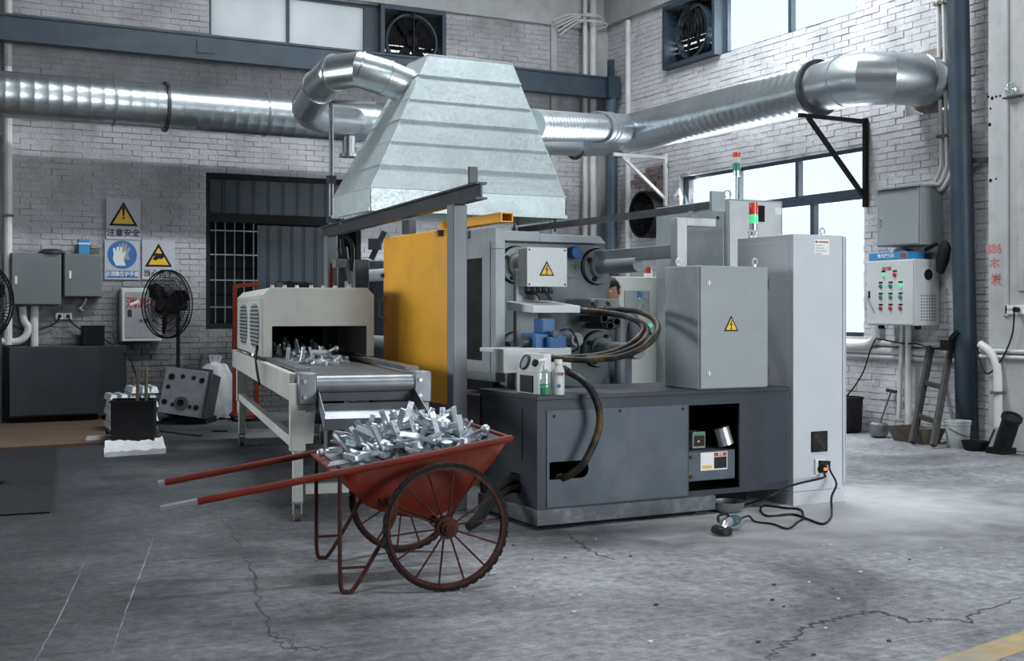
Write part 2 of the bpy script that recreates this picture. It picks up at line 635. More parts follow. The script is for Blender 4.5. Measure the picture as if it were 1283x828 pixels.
M['yellow'] = mat('ochre_yellow_paint', (0.85, 0.40, 0.014), 0.45, 0, 0.08, 2.5, 0.05, 50, (0.3, 0.16, 0.03), 0.35, 2.0)
M['steel'] = mat('bare_steel', (0.24, 0.255, 0.275), 0.42, 0.6, 0.15, 6, 0.05, 60, (0.1, 0.1, 0.1), 0.4)
M['post'] = mat('grey_post_steel', (0.17, 0.18, 0.2), 0.5, 0.25, 0.12, 5, 0.03, 60, (0.08, 0.08, 0.085), 0.5)
M['dark_steel'] = mat('dark_steel', (0.06, 0.063, 0.07), 0.45, 0.5, 0.25, 6, 0.1, 40)
M['bright_steel'] = mat('bright_steel', (0.72, 0.74, 0.76), 0.28, 0.9, 0.1, 6)
M['black'] = mat('black_plastic', (0.008, 0.008, 0.009), 0.55, 0, 0.2, 8)
M['rubber'] = mat('black_rubber', (0.013, 0.0125, 0.0125), 0.75, 0, 0.3, 12, 0.3, 80)
M['dark'] = mat('dark_void', (0.006, 0.0065, 0.0075), 0.9, 0, 0.3)
M['hose'] = mat('hydraulic_hose', (0.018, 0.018, 0.019), 0.5, 0, 0.3, 10, 0.2, 60, (0.2, 0.115, 0.025), 0.8, 5.0)
M['red'] = mat('oxide_red_paint', (0.15, 0.016, 0.006), 0.5, 0, 0.22, 6, 0.12, 40, (0.06, 0.025, 0.02), 0.5, 5.0, spec=0.25)
M['rust'] = mat('rusty_red_bar', (0.06, 0.02, 0.016), 0.65, 0.1, 0.35, 20, 0.5, 120)
M['tub_in'] = mat('worn_tub_steel', (0.35, 0.35, 0.36), 0.45, 0.6, 0.2, 8, 0.1, 50, (0.15, 0.06, 0.04), 0.6)
M['cast'] = mat('cast_aluminium', (0.56, 0.61, 0.65), 0.36, 0.7, 0.15, 25, 0.2, 120)
M['ingot_stack'] = mat('dull_aluminium_ingot', (0.5, 0.54, 0.56), 0.35, 0.3, 0.2, 10, 0.4, 60)
M['ingot'] = mat('aluminium_ingot', (0.86, 0.9, 0.92), 0.35, 0.1, 0.15, 10, 0.4, 60)
M['cream'] = mat('cream_conveyor_paint', (0.53, 0.54, 0.5), 0.42, 0, 0.06, 3, 0.04, 60, (0.3, 0.29, 0.26), 0.35)
M['belt'] = mat('steel_belt', (0.15, 0.15, 0.155), 0.38, 0.7, 0.2, 8, 0.1, 60, (0.1, 0.09, 0.08), 0.5)
M['pipe_white'] = mat('white_conduit', (0.62, 0.62, 0.61), 0.5, 0, 0.1, 4, 0, 1, (0.35, 0.34, 0.32), 0.4)
M['cable'] = mat('black_cable', (0.015, 0.015, 0.016), 0.45, 0, 0.2)
M['label_white'] = mat('white_label', (0.72, 0.72, 0.7), 0.5, 0, 0.05)
M['sign_white'] = mat('white_sign_sheet', (0.45, 0.46, 0.5), 0.5, 0, 0.06, 3, 0, 1, (0.4, 0.4, 0.42), 0.4)
M['sign_yellow'] = mat('yellow_sign_ink', (0.75, 0.45, 0.02), 0.45, 0, 0.04)
M['sign_blue'] = mat('blue_sign_ink', (0.03, 0.13, 0.36), 0.45, 0, 0.06)
M['ink'] = mat('black_sign_ink', (0.015, 0.015, 0.015), 0.5, 0, 0.1)
M['blue_valve'] = mat('blue_valve_paint', (0.008, 0.09, 0.25), 0.38, 0, 0.12, 8)
M['blue_box'] = mat('blue_card', (0.03, 0.24, 0.5), 0.5, 0, 0.1)
M['red_ink'] = mat('red_chalk', (0.55, 0.2, 0.18), 0.8, 0, 0.2)
M['wood_rust'] = mat('brown_board', (0.1, 0.06, 0.038), 0.75, 0, 0.2, 2.5, 0.1, 30, (0.07, 0.045, 0.03), 0.6, 1.2)
M['mat'] = mat('dark_rubber_mat', (0.017, 0.0175, 0.019), 0.7, 0, 0.15, 6, 0.2, 90)
M['sack'] = mat('white_woven_sack', (0.5, 0.5, 0.52), 0.8, 0, 0.15, 8, 0.4, 30, (0.2, 0.2, 0.22), 0.5)
M['bucket'] = mat('white_bucket', (0.55, 0.57, 0.57), 0.5, 0, 0.1, 6, 0, 1, (0.25, 0.24, 0.22), 0.7, 5)
M['tray'] = mat('grimy_tray', (0.13, 0.11, 0.085), 0.7, 0.2, 0.3, 6, 0.2, 30)
M['ladder'] = mat('dark_weathered_wood', (0.045, 0.044, 0.042), 0.75, 0, 0.3, 5, 0.2, 40, stretch=(6, 6, 0.6))
M['teal_tool'] = mat('teal_tool_plastic', (0.02, 0.1, 0.13), 0.42, 0, 0.1)
M['skin'] = mat('skin', (0.5, 0.29, 0.2), 0.5, 0, 0.08, 10)
M['hair'] = mat('dark_hair', (0.02, 0.018, 0.017), 0.6, 0, 0.3, 40)
M['overall'] = mat('work_clothes', (0.16, 0.18, 0.22), 0.8, 0, 0.12)
M['shutter'] = mat('blue_grey_corrugated_sheet', (0.022, 0.034, 0.044), 0.4, 0.1, 0.35, 2.0)
M['green_pane'] = mat('grey_plate', (0.3, 0.31, 0.32), 0.5, 0, 0.1)
M['lamp_red'] = mat('red_lens', (0.65, 0.05, 0.03), 0.25, 0, 0.03, emit=(0.8, 0.06, 0.03), estr=0.08)
M['lamp_green'] = mat('lit_green_lens', (0.05, 0.45, 0.2), 0.25, 0, 0.03, emit=(0.15, 0.9, 0.45), estr=0.6)
M['lens_green'] = mat('green_button', (0.03, 0.25, 0.12), 0.3, 0, 0.05)
M['lens_red'] = mat('red_button', (0.4, 0.05, 0.04), 0.3, 0, 0.05)
M['orange'] = mat('orange_glow_switch', (0.8, 0.18, 0.03), 0.4, 0, 0.05, emit=(1, 0.25, 0.05), estr=0.6)
M['road_yellow'] = mat('worn_yellow_line', (0.45, 0.32, 0.14), 0.7, 0, 0.15, 8, 0.3, 40, (0.28, 0.27, 0.26), 0.9, 3.0)
M['glass'] = clear_glass('window_glass', (0.97, 0.99, 1.0), 0.06)
M['milky'] = clear_glass('milky_window_glass', (0.5, 0.54, 0.56), 0.12, 0.6)
M['bottle'] = clear_glass('clear_plastic', (0.8, 0.9, 0.86), 0.2, 0.25)
M['soap'] = mat('green_soap', (0.02, 0.35, 0.13), 0.2, 0, 0.1)
M['bright_panel'] = M['white_box']

# ================================================================ the building
WX, WY = 10.2, 16.35                      # inner faces of the right wall and the back wall
bx0, bx1 = OY(262, 68, WY).x, OY(555, 68, WY).x
lx0, lx1 = OY(258, 216, WY).x, OY(452, 216, WY).x
HB = [(bx0, bx1, 4.89, 5.85), (lx0, lx1, 1.16, 3.29)]
ry0, ry1 = OX(1083, 186, WX).y, OX(852, 222, WX).y
uy0, uy1 = OX(1072, 16, WX).y, OX(838, 88, WX).y
HR = [(ry0, ry1, 1.10, 3.35), (uy0, uy1, 4.94, 5.86), (9.22, 9.95, 3.58, 4.26)]

floor = S('floor', MB().box(-6, 14, -6, 17, -0.2, 0), M['floor'])
ceil_holes = [(-.3, 5.5, 2.1, 2.9), (0.2, 9.4, 10.9, 11.5)]
cb = MB()
xs = sorted({-6, 14, *[v for h in ceil_holes for v in h[:2]]})
ys = sorted({-6, 17, *[v for h in ceil_holes for v in h[2:]]})
for a, b in zip(xs, xs[1:]):
    for c, d in zip(ys, ys[1:]):
        if not any(h[0] < (a + b) / 2 < h[1] and h[2] < (c + d) / 2 < h[3] for h in ceil_holes):
            cb.box(a, b, c, d, 8.0, 8.12)
S('ceiling', cb, M['roof'])
wall_back = S('wall_back', MB().slab('y', WY, WY + 0.24, -6, WX + 0.3, 0, 8, HB), M['mortar_back'], smooth=0)
wall_right = S('wall_right', MB().slab('x', WX, WX + 0.24, 5.2, WY, 0, 8, HR), M['mortar'], smooth=0)
S('wall_front', MB().slab('y', -6.2, -6, -6, 14, 0, 8, [(5.6, 10.4, 0, 4.4)]), M['roof'])
S('wall_right_near', MB().box(WX, WX + .2, -6, 5.2, 0, 8), M['plaster'])
S('wall_left', MB().slab('x', -6.2, -6, -6, WY, 0, 8, [(11.0, 15.0, 1.5, 3.5)]), M['roof'])

unit = MB().box(-0.5, 0.5, -0.5, 0.5, -0.5, 0.5)
unit_me = mesh_of('brick', unit, M['brick'], 0)
unit_back_me = mesh_of('brick', unit, M['brick_back'], 0)


def lay_bricks(wall, axis, plane, u0, u1, z0, z1, holes, inset):
    cell, course, j = 0.25, 0.075, 0.009
    r = random.Random(3)
    allb = []
    row = 0
    z = z0
    while z + course <= z1 + 1e-6:
        u = u0 - (cell / 2 if row % 2 else 0)
        while u < u1:
            spans = [(max(u, u0), min(u + cell, u1))]
            for h in holes:
                if h[2] < z + course * 0.7 and h[3] > z + course * 0.3:
                    ns = []
                    for a, b in spans:
                        if h[1] <= a or h[0] >= b: ns.append((a, b))
                        else:
                            if h[0] - a > 0.03: ns.append((a, h[0]))
                            if b - h[1] > 0.03: ns.append((h[1], b))
                    spans = ns
            for a, b in spans:
                if b - a > 0.03:
                    allb.append(((a + b) / 2 + (r.random() - .5) * .006, z + course / 2, b - a - j * (.5 + r.random()), course - j * (.4 + r.random()), 0.005 + 0.011 * r.random(), (r.random() - 0.5) * 0.007))
            u += cell
        z += course
        row += 1
    def world(b):
        return (b[0], plane, b[1]) if axis == 'y' else (plane, b[0], b[1])
    def key(b):
        x, y, zz = world(b)
        t = SY * x + CY * y
        px = CXP + FPX * (CY * x - SY * y) / t
        py = HZ + FPX * (EYE - zz) / t
        return t if inset[0] < px < inset[1] and inset[2] < py < inset[3] else 1e3 + t
    allb.sort(key=key)
    for b in allb[:300]:
        o = bpy.data.objects.new('brick', unit_back_me if axis == 'y' else unit_me)
        d = b[4]
        if axis == 'y':
            o.location, o.scale = (b[0], plane - d / 2 + 0.001, b[1] + b[5]), (b[2], d, b[3])
        else:
            o.location, o.scale = (plane - d / 2 + 0.001, b[0], b[1] + b[5]), (d, b[2], b[3])
        o.rotation_euler = ((r.random() - .5) * .02, (r.random() - .5) * .02, 0)
        o.parent = wall
        COL.objects.link(o)
    mb = MB()
    for b in allb[300:]:
        d = b[4]
        u0_, u1_, a, c = b[0] - b[2] / 2, b[0] + b[2] / 2, b[1] + b[5] - b[3] / 2, b[1] + b[5] + b[3] / 2
        if axis == 'y': mb.box(u0_, u1_, plane - d, plane, a, c)
        else: mb.box(plane - d, plane, u0_, u1_, a, c)
    o = S('brickwork', mb, M['brick_back' if axis == 'y' else 'brick'], par=wall, smooth=0)
    o['kind'] = 'stuff'


lay_bricks(wall_back, 'y', WY, 0.6, WX - 0.02, 0.0, 5.85, HB, (14, 256, 70, 425))
lay_bricks(wall_right, 'x', WX, 8.72, WY - 0.02, 0.0, 5.92, HR, (1086, 1236, 0, 535))

# ring beams, corner post and plaster pilaster
S('trim_1', MB().box(-2, WX, WY - 0.07, WY, 5.87, 6.5), M['plaster'], 0.01)
S('trim_2', MB().box(WX - 0.07, WX, 7.0, WY, 5.94, 6.5), M['plaster'], 0.01)
x_ = OY(742, 200, WY).x
S('trim_3', MB().box(x_ - 0.17, x_ + 0.25, WY - 0.1, WY, 0, 5.87), M['plaster'], 0.01)
x_ = OY(692, 60, WY).x
S('trim_4', MB().box(x_ - 0.05, x_ + 0.05, WY - 0.06, WY, 2.2, 5.87), M['plaster'], 0.005)
pil = S('wall_pilaster', MB().box(9.98, WX + 0.3, 6.4, 8.62, 0, 6.5), M['plaster'], 0.012)
S('pilaster_moulding', MB().box(9.955, 9.98, 8.36, 8.42, 1.35, 6.4), M['plaster'], 0.008, par=pil)
S('pilaster_moulding', MB().box(9.955, 9.98, 8.0, 8.28, 3.55, 3.61), M['plaster'], 0.008, par=pil)
S('pilaster_panel', MB().box(9.965, 9.98, 7.4, 8.24, 1.6, 3.5), M['plaster'], 0.006, par=pil)

# skirting shade strips: low dark concrete kerb of the right wall is plain wall in the photo, so none is built


def window_right(name, y0, y1, z0, z1, mull, rail=None, low=None, fr=0.05, x=WX + 0.06):
    w = S(name, MB().box(x, x + 0.06, y0, y1, z0, z0 + fr).box(x, x + 0.06, y0, y1, z1 - fr, z1).box(x, x + 0.06, y0, y0 + fr, z0 + fr, z1 - fr).box(x, x + 0.06, y1 - fr, y1, z0 + fr, z1 - fr), M['navy'], smooth=0)
    for a, b in zip([y0 + fr] + mull, mull + [y1 - fr]):
        S('pane', MB().box(x + 0.025, x + 0.031, a, b, (rail + 0.05) if rail else z0 + fr, z1 - fr), M['glass'], par=w)
    for m in mull:
        S('mullion', MB().box(x - 0.015, x + 0.06, m - 0.03, m + 0.03, rail or z0 + fr, z1 - fr), M['navy'], par=w)
    if rail:
        S('transom', MB().box(x - 0.02, x + 0.06, y0 + fr, y1 - fr, rail - 0.07, rail + 0.06), M['navy'], par=w)
        for m in low:
            S('mullion', MB().box(x - 0.015, x + 0.06, m - 0.035, m + 0.035, z0 + fr, rail - 0.07), M['navy'], par=w)
        for a, b in zip([y0 + fr] + low, low + [y1 - fr]):
            S('pane', MB().box(x + 0.025, x + 0.031, a, b, z0 + fr, rail - 0.07), M['glass'], par=w)
    return w


window_right('window_1', ry0, ry1, 1.10, 3.35, [OX(995, 220, WX).y, OX(921, 220, WX).y], 2.80, [OX(1014, 300, WX).y, OX(930, 300, WX).y])
uf = OX(905, 60, WX).y
window_right('window_2', uy0, uf, 4.94, 5.86, [OX(986, 20, WX).y], fr=0.04)
# back wall: upper window with milky panes, lower barred opening
xb = [bx0, OY(362, 40, WY).x, OY(457, 40, WY).x]
xm = OY(472, 40, WY).x
w3 = S('window_3', MB().box(bx0, xm, WY + 0.05, WY + 0.12, 4.89, 4.93).box(bx0, xm, WY + 0.05, WY + 0.12, 5.8, 5.85)
       .box(bx0, bx0 + 0.04, WY + 0.05, WY + 0.12, 4.93, 5.8).box(xb[2], xm, WY + 0.02, WY + 0.12, 4.93, 5.8), M['navy'], smooth=0)
S('mullion', MB().box(xb[1] - 0.02, xb[1] + 0.02, WY + 0.04, WY + 0.12, 4.93, 5.8), M['navy'], par=w3)
for a, b in ((xb[0] + 0.04, xb[1] - 0.02), (xb[1] + 0.02, xb[2])):
    S('pane', MB().box(a, b, WY + 0.07, WY + 0.08, 4.93, 5.8), M['milky'], par=w3)
area_light('window_daylight', ((bx0 + xm) / 2, WY + 1.3, 5.6), ((bx0 + xm) / 2, WY - 2.5, 4.6), 2.2, 1.0, 8)

w4 = S('window_4', MB().box(lx0, lx1, WY + 0.02, WY + 0.14, 1.16, 1.24).box(lx0, lx1, WY + 0.02, WY + 0.14, 3.22, 3.29).box(lx0, lx0 + 0.06, WY + 0.02, WY + 0.14, 1.24, 3.22)
       .box(lx1 - 0.06, lx1, WY + 0.02, WY + 0.14, 1.24, 3.22).box(lx0 + 0.06, lx1 - 0.06, WY + 0.02, WY + 0.14, 2.62, 2.74), M['rubber'], smooth=0)
S('backing', MB().box(lx0, lx1, WY + 0.22, WY + 0.24, 1.16, 3.29), M['dark'], par=w4)
xa = OY(324, 300, WY).x
xc = OY(392, 300, WY).x
n = 10
for k in range(n):            # corrugated sheet strips in the top light
    a = lx0 + 0.06 + (lx1 - lx0 - 0.12) * k / n
    b = lx0 + 0.06 + (lx1 - lx0 - 0.12) * (k + 1) / n
    S('sheet_strip', MB().box(a + 0.006, b - 0.006, WY + 0.09, WY + 0.11, 2.75, 3.22).box(b - 0.025, b - 0.006, WY + 0.075, WY + 0.11, 2.75, 3.22), M['shutter'], par=w4)
n = 6
for k in range(n):
    a = xa + (xc + 0.25 - xa) * k / n
    b = xa + (xc + 0.25 - xa) * (k + 1) / n
    S('sheet_strip', MB().box(a + 0.006, b - 0.006, WY + 0.09, WY + 0.11, 1.24, 2.6).box(b - 0.025, b - 0.008, WY + 0.075, WY + 0.11, 1.24, 2.6), M['shutter'], par=w4)
for k in range(5):
    x = lx0 + 0.14 + (xa - lx0 - 0.2) * k / 4
    S('grille_bar', MB().cyl((x, WY + 0.05, 1.24), (x, WY + 0.05, 2.62), 0.009, n=6), M['steel'], par=w4)
for z in (1.45, 1.82, 2.17, 2.5):
    S('grille_rail', MB().box(lx0 + 0.06, xa, WY + 0.045, WY + 0.06, z, z + 0.016), M['steel'], par=w4)

# raised break in the slab at the near right and the painted lane line
c0 = FL(1245, 815)
yl = [FL(1158, 832), FL(1235, 832), FL(1310, 806), FL(1310, 782)]
S('trim_5', MB().hexa([p + Vector((0, 0, .0005)) for p in yl], [p + Vector((0, 0, .0025)) for p in yl]), M['road_yellow'])


def crack(pts, w, seed, name='crack', mt='crack'):
    r = random.Random(seed)
    q = catmull([FL(*p) for p in pts], 10)
    mb = MB()
    L_, R_ = [], []
    for i, p in enumerate(q):
        d = (q[min(i + 1, len(q) - 1)] - q[max(i - 1, 0)]).normalized()
        s = Vector((-d.y, d.x, 0))
        o = s * (r.random() - .5) * (0.05 if mt == 'crack' else 0.006)
        ww = w * (0.3 + 1.2 * r.random()) * (0.25 + math.sin(PI * min(1, i / (len(q) - 1))))
        L_.append(p + o + s * ww)
        R_.append(p + o - s * ww * .6)
    for i in range(len(q) - 1):
        mb.hexa([L_[i] + Vector((0, 0, .0004)), R_[i] + Vector((0, 0, .0004)), R_[i + 1] + Vector((0, 0, .0004)), L_[i + 1] + Vector((0, 0, .0004))],
                [L_[i] + Vector((0, 0, .0016)), R_[i] + Vector((0, 0, .0016)), R_[i + 1] + Vector((0, 0, .0016)), L_[i + 1] + Vector((0, 0, .0016))])
    S(name, mb, M[mt], par=floor, smooth=0)


M['crack'] = mat('crack_filling', (0.06, 0.06, 0.065), 0.9, 0, 0.4, 10)
M['scratch'] = mat('pale_scratch', (0.3, 0.3, 0.31), 0.9, 0, 0.3, 10)
M['chip'] = mat('fresh_concrete_chip', (0.55, 0.55, 0.56), 0.9, 0, 0.2, 10, 0.5, 50)
crack([(960, 826), (985, 806), (1012, 787), (1050, 775), (1098, 767), (1140, 779), (1172, 776), (1196, 776)], 0.012, 1)
crack([(1196, 776), (1215, 780), (1222, 770), (1283, 748)], 0.006, 2)
crack([(698, 662), (718, 676), (742, 692), (768, 702)], 0.010, 3)
crack([(262, 620), (292, 672), (318, 730), (338, 792), (372, 818)], 0.007, 4)
crack([(338, 792), (380, 812), (428, 809)], 0.004, 5)
crack([(106, 704), (82, 758), (62, 795), (44, 828)], 0.0024, 8, 'scratch_mark', 'scratch')
crack([(192, 674), (180, 708), (158, 765), (138, 828)], 0.0028, 9, 'scratch_mark', 'scratch')
for k in range(46):           # loose chips and swarf on the floor
    px, py = rnd.uniform(560, 1270), rnd.uniform(675, 822)
    p = FL(px, py)
    s = rnd.uniform(0.004, 0.012)
    S('chip', MB().ball((p.x, p.y, s * .4), s, 1.3, 0.9, 0.5, 6, 4), M['chip'] if k % 3 else M['crack'], par=floor)

# ================================================================ steelwork, ducts and pipes
YBM = 15.86
zt_, zb_ = OY(400, 58, YBM).z, OY(400, 88, YBM).z
t = T('crane_beam', 'long dark slate-blue steel channel beam running high across the back wall', 'beam', (2, YBM, zb_))
P(t, 'web', MB().box(-1.5, 10.02, YBM, YBM + .03, zb_ + .03, zt_ - .03), M['navy'])
P(t, 'flange', MB().box(-1.5, 10.02, YBM - .02, YBM + .16, zt_ - .03, zt_), M['navy'])
P(t, 'flange', MB().box(-1.5, 10.02, YBM - .02, YBM + .16, zb_, zb_ + .03), M['navy'])
xq = OY(258, 55, YBM).x
P(t, 'splice_plate', MB().box(xq - .12, xq + .12, YBM - .014, YBM, zb_ + .08, zt_ - .08), M['navy'])
px_, py_ = OY(766, 200, YBM).x, YBM
t = T('steel_post', 'round slate-blue steel post in the far corner carrying the beam end', 'post', (px_, py_, 0))
P(t, 'shaft', MB().cyl((px_, py_, 0.02), (px_, py_, zb_), 0.095, n=20), M['navy_light'])
P(t, 'head_plate', MB().box(px_ - .11, px_ + .11, py_ - .1, py_ + .1, zb_ - .01, zt_).box(px_ - .05, px_ + .03, py_ - .04, py_ + .04, zt_, zt_ + .27), M['navy'])
P(t, 'base_plate', MB().box(px_ - .15, px_ + .12, py_ - .18, py_ + .18, 0.0, 0.02), M['navy'])
t = T('steel_column', 'thick dark blue round steel column by the white plastered pilaster', 'column', (9.98, 9.0, 0))
cbase, ctop = OY(1212, 552, 9.0), OY(1196, 0, 9.0)
P(t, 'shaft', MB().cyl((cbase.x, 9.0, 0.02), (ctop.x, 9.0, 6.2), 0.115, n=24), M['navy'])
P(t, 'base_plate', MB().box(cbase.x - .16, cbase.x + .16, 8.84, 9.16, 0, 0.02), M['navy'])
P(t, 'strut', MB().bar((cbase.x - .05, 9.0, 2.98), (10.16, 8.72, 2.98), 0.05, 0.05), M['dark_steel'])


def duct(par, pts, r, pitch=0.13, sub=1, n=32, bump=0.0025):
    q = catmull(pts, sub)
    out, rs = [q[0]], [r]
    for a, b in zip(q, q[1:]):
        L = (b - a).length
        k = max(1, int(round(L / pitch)))
        for i in range(1, k + 1):
            p = a.lerp(b, (i) / k)
            d = (b - a).normalized()
            if i < k:
                out += [p - d * 0.012, p, p + d * 0.012]
                rs += [r, r + bump, r]
            else:
                out.append(p)
                rs.append(r)
    return MB().sweep(out, rs, n)


t = T('exhaust_duct', 'long round galvanised spiral duct hanging under the beam along the back wall', 'duct', (1, 15.3, 3.65))
zc = 3.96
P(t, 'pipe', duct(t, [(-1.5, 15.3, zc), (8.35, 15.3, zc)], 0.275, 0.16), M['galv'], smooth=60)
for px in (207, 722):
    x = OY(px, 150, 15.3).x
    P(t, 'joint_flange', MB().ring(FR((x - .02, 15.3, zc), (1, 0, 0)), 0.315, 0.27, 0.035), M['dark_steel'])
P(t, 'elbow', MB().sweep([(8.36, 15.3, zc), (8.75, 15.3, zc), (9.1, 15.22, zc), (9.33, 15.0, zc), (9.43, 14.7, zc)], 0.27, 24), M['galv'], smooth=20)
xs_ = OY(437, 180, 15.2).x
P(t, 'drain_stub', MB().cyl((xs_, 15.2, 3.74), (xs_, 15.2, 3.5), 0.09).cyl((xs_, 15.2, 3.5), (xs_, 15.2, 3.46), 0.13), M['galv'])
for px in (140, 330):
    x = OY(px, 100, 15.3).x
    P(t, 'hanger', MB().ring(FR((x, 15.3, zc), (1, 0, 0)), 0.284, 0.276, 0.03).bar((x + .015, 15.56, zc), (x + .015, 16.34, zc), 0.04, 0.03), M['steel'])

t = T('exhaust_duct', 'galvanised spiral duct running along the windowed wall and bending into its hole', 'duct', (9.45, 12, 3.65))
P(t, 'pipe', duct(t, [(9.45, 14.75, zc), (9.45, 10.42, zc)], 0.275, 0.13), M['galv'], smooth=60)
P(t, 'joint_flange', MB().ring(FR((9.45, 10.52, zc), (0, 1, 0)), 0.325, 0.27, 0.05), M['dark_steel'])
P(t, 'elbow', MB().sweep([(9.45, 10.42, zc), (9.45, 10.12, zc), (9.5, 9.86, zc - .01), (9.68, 9.65, zc - .02), (9.95, 9.56, zc - .03), (10.32, 9.55, zc - .03)], [0.275, 0.29, 0.29, 0.285, 0.285, 0.28], 24), M['galv'], smooth=20)
for q, d in (((9.45, 10.1, zc), (0, 1, 0)), ((9.70, 9.66, zc - .02), (-0.85, 0.5, 0)), ((10.0, 9.555, zc - .03), (-1, 0.05, 0))):
    P(t, 'elbow_seam', MB().ring(FR(q, d), 0.296, 0.27, 0.012), M['galv'])
P(t, 'wall_collar', MB().ring(FR((10.19, 9.56, zc - .03), (-1, 0, 0)), 0.36, 0.28, 0.02, 14), M['bare_brick'])

# extraction hood over the machine
H0 = [(3.78, 9.97), (5.77, 9.97), (5.77, 10.97), (3.78, 10.97)]
H1 = [(4.56, 10.48), (5.46, 10.48), (5.46, 11.0), (4.56, 11.0)]
zl, zh0, zh1 = 2.29, 2.5, 3.84
t = T('extraction_hood', 'large tapered galvanised sheet extraction hood above the die casting machine', 'hood', (4.77, 10.45, zl))
lev = [0.0, 0.165, 0.335, 0.50, 0.655, 0.845, 1.0]


def hp(i, f, out=0.0):
    a = Vector(H0[i] + (zh0,)).lerp(Vector(H1[i] + (zh1,)), f)
    c = Vector((4.9, 10.5, a.z))
    return a + (a - c).normalized() * out


for k in range(6):
    o_ = 0.004 * (k % 2)
    for i in range(4):
        j = (i + 1) % 4
        a, b, c, d = hp(i, lev[k], o_), hp(j, lev[k], o_), hp(j, lev[k + 1] + .003, o_), hp(i, lev[k + 1] + .003, o_)
        nrm = (b - a).cross(d - a).normalized()
        mb = MB().hexa([a, b, b - nrm * .004, a - nrm * .004], [d, c, c - nrm * .004, d - nrm * .004])
        mb.bar(a + nrm * .003, b + nrm * .003, 0.012, 0.008, nrm)
        P(t, 'sheet_panel', mb, M['hood'], smooth=0)
for i in range(4):
    j = (i + 1) % 4
    a, b = Vector(H0[i] + (zl,)), Vector(H0[j] + (zl,))
    nrm = (b - a).cross(Vector((0, 0, 1))).normalized()
    up = Vector((0, 0, zh0 - zl))
    mb = MB().hexa([a, b, b - nrm * .004, a - nrm * .004], [a + up, b + up, b + up - nrm * .004, a + up - nrm * .004])
    mb.bar(a + nrm * .01 + Vector((0, 0, .015)), b + nrm * .01 + Vector((0, 0, .015)), 0.02, 0.03)
    P(t, 'skirt_panel', mb, M['hood'], smooth=0)
P(t, 'cap', MB().hexa([hp(i, 1.0) for i in range(4)], [hp(i, 1.0) + Vector((0, 0, .012)) for i in range(4)]), M['hood'], smooth=0)
for x, y in ((3.85, 10.05), (5.7, 10.05), (3.85, 10.9), (5.7, 10.9)):
    P(t, 'hanger_bolt', MB().cyl((x, y, zl), (x, y, zl - .12), 0.012, n=8).cyl((x, y, zl - .03), (x, y, zl - .06), 0.03, n=8), M['dark_steel'])

t = T('hood_duct', 'bent galvanised spiral duct rising from the left side of the hood', 'duct', AT(420, 120, 12.0))
e0 = Vector((4.66, 10.72, 3.50))
pth = [e0, AT(482, 97, 11.45), AT(450, 87, 11.4), AT(418, 91, 11.6), AT(400, 109, 12.0)]
P(t, 'elbow', MB().sweep(pth, 0.172, 22), M['galv'], smooth=18)
for a, b in zip(pth[1:], pth):
    P(t, 'elbow_seam', MB().ring(FR(a, b - a), 0.18, 0.165, 0.015), M['galv'])
q0, q1 = pth[-1], AT(385, 134, 12.8)
P(t, 'pipe', duct(t, [q0 + (q0 - q1) * 0.05, q1], 0.168, 0.09), M['galv'], smooth=60)
P(t, 'lower_elbow', MB().sweep([q1, AT(388, 142, 13.3), AT(402, 149, 13.9), AT(430, 151, 14.6), OY(445, 152, 15.2)], 0.168, 20), M['galv'], smooth=20)
t = T('hood_duct', 'short straight galvanised duct joining the right side of the hood to the wall duct', 'duct', (7.5, 12.9, 4.0))
a, b = Vector((5.62, 10.75, 3.25)), Vector((9.3, 14.2, zc + .1))
b2 = AT(785, 161, 17.0)
a2 = AT(664, 157, 12.4)
P(t, 'pipe', duct(t, [a2, b2.lerp(a2, 0.36)], 0.17, 0.15), M['galv'], smooth=60)
P(t, 'sleeve', MB().cyl(b2.lerp(a2, 0.36), b2, 0.2, n=22), M['galv'])
for f in (0.36, 0.3, 0.25):
    P(t, 'sleeve_seam', MB().ring(FR(b2.lerp(a2, f), b2 - a2), 0.212, 0.16, 0.02), M['galv'])

# brackets on the windowed wall
t = T('duct_bracket', 'black steel triangular wall bracket under the duct by the grey enclosure', 'bracket', (10.18, 10.53, 2.7))
w0, w1, w2 = Vector((10.15, 10.53, 3.62)), Vector((9.15, 10.53, 3.62)), Vector((10.15, 10.53, 2.72))
P(t, 'wall_bar', MB().bar((10.15, 10.53, 2.62), (10.15, 10.53, 3.66), 0.05, 0.05, (0, 1, 0)), M['black'])
P(t, 'top_bar', MB().bar(w0, w1, 0.05, 0.05), M['black'])
P(t, 'brace', MB().bar(w1.lerp(w0, 0.12), w2, 0.045, 0.045), M['black'])
t = T('duct_bracket', 'white steel triangular wall bracket under the duct near the round wall fan', 'bracket', (10.18, 14.6, 3.0))
P(t, 'wall_bar', MB().bar((10.15, 14.6, 2.95), (10.15, 14.6, 3.72), 0.05, 0.05, (0, 1, 0)), M['pipe_white'])
P(t, 'top_bar', MB().bar((10.15, 14.6, 3.66), (9.25, 14.6, 3.66), 0.045, 0.045), M['pipe_white'])
P(t, 'brace', MB().bar((9.4, 14.6, 3.63), (10.15, 14.6, 3.05), 0.04, 0.04), M['pipe_white'])


def conduit(name, label, pts, r, m='pipe_white', sub=6, cat='pipe', clips=(), group=None):
    t = T(name, label, cat, pts[0], group=group)
    P(t, 'pipe', MB().tube(pts, r, 10, sub), M[m])
    for c in clips:
        c = Vector(c)
        P(t, 'clip', MB().box(c.x - r - .012, c.x + r + .012, c.y - r - .012, c.y + r + .012, c.z - .015, c.z + .015), M['tray'])
    return t


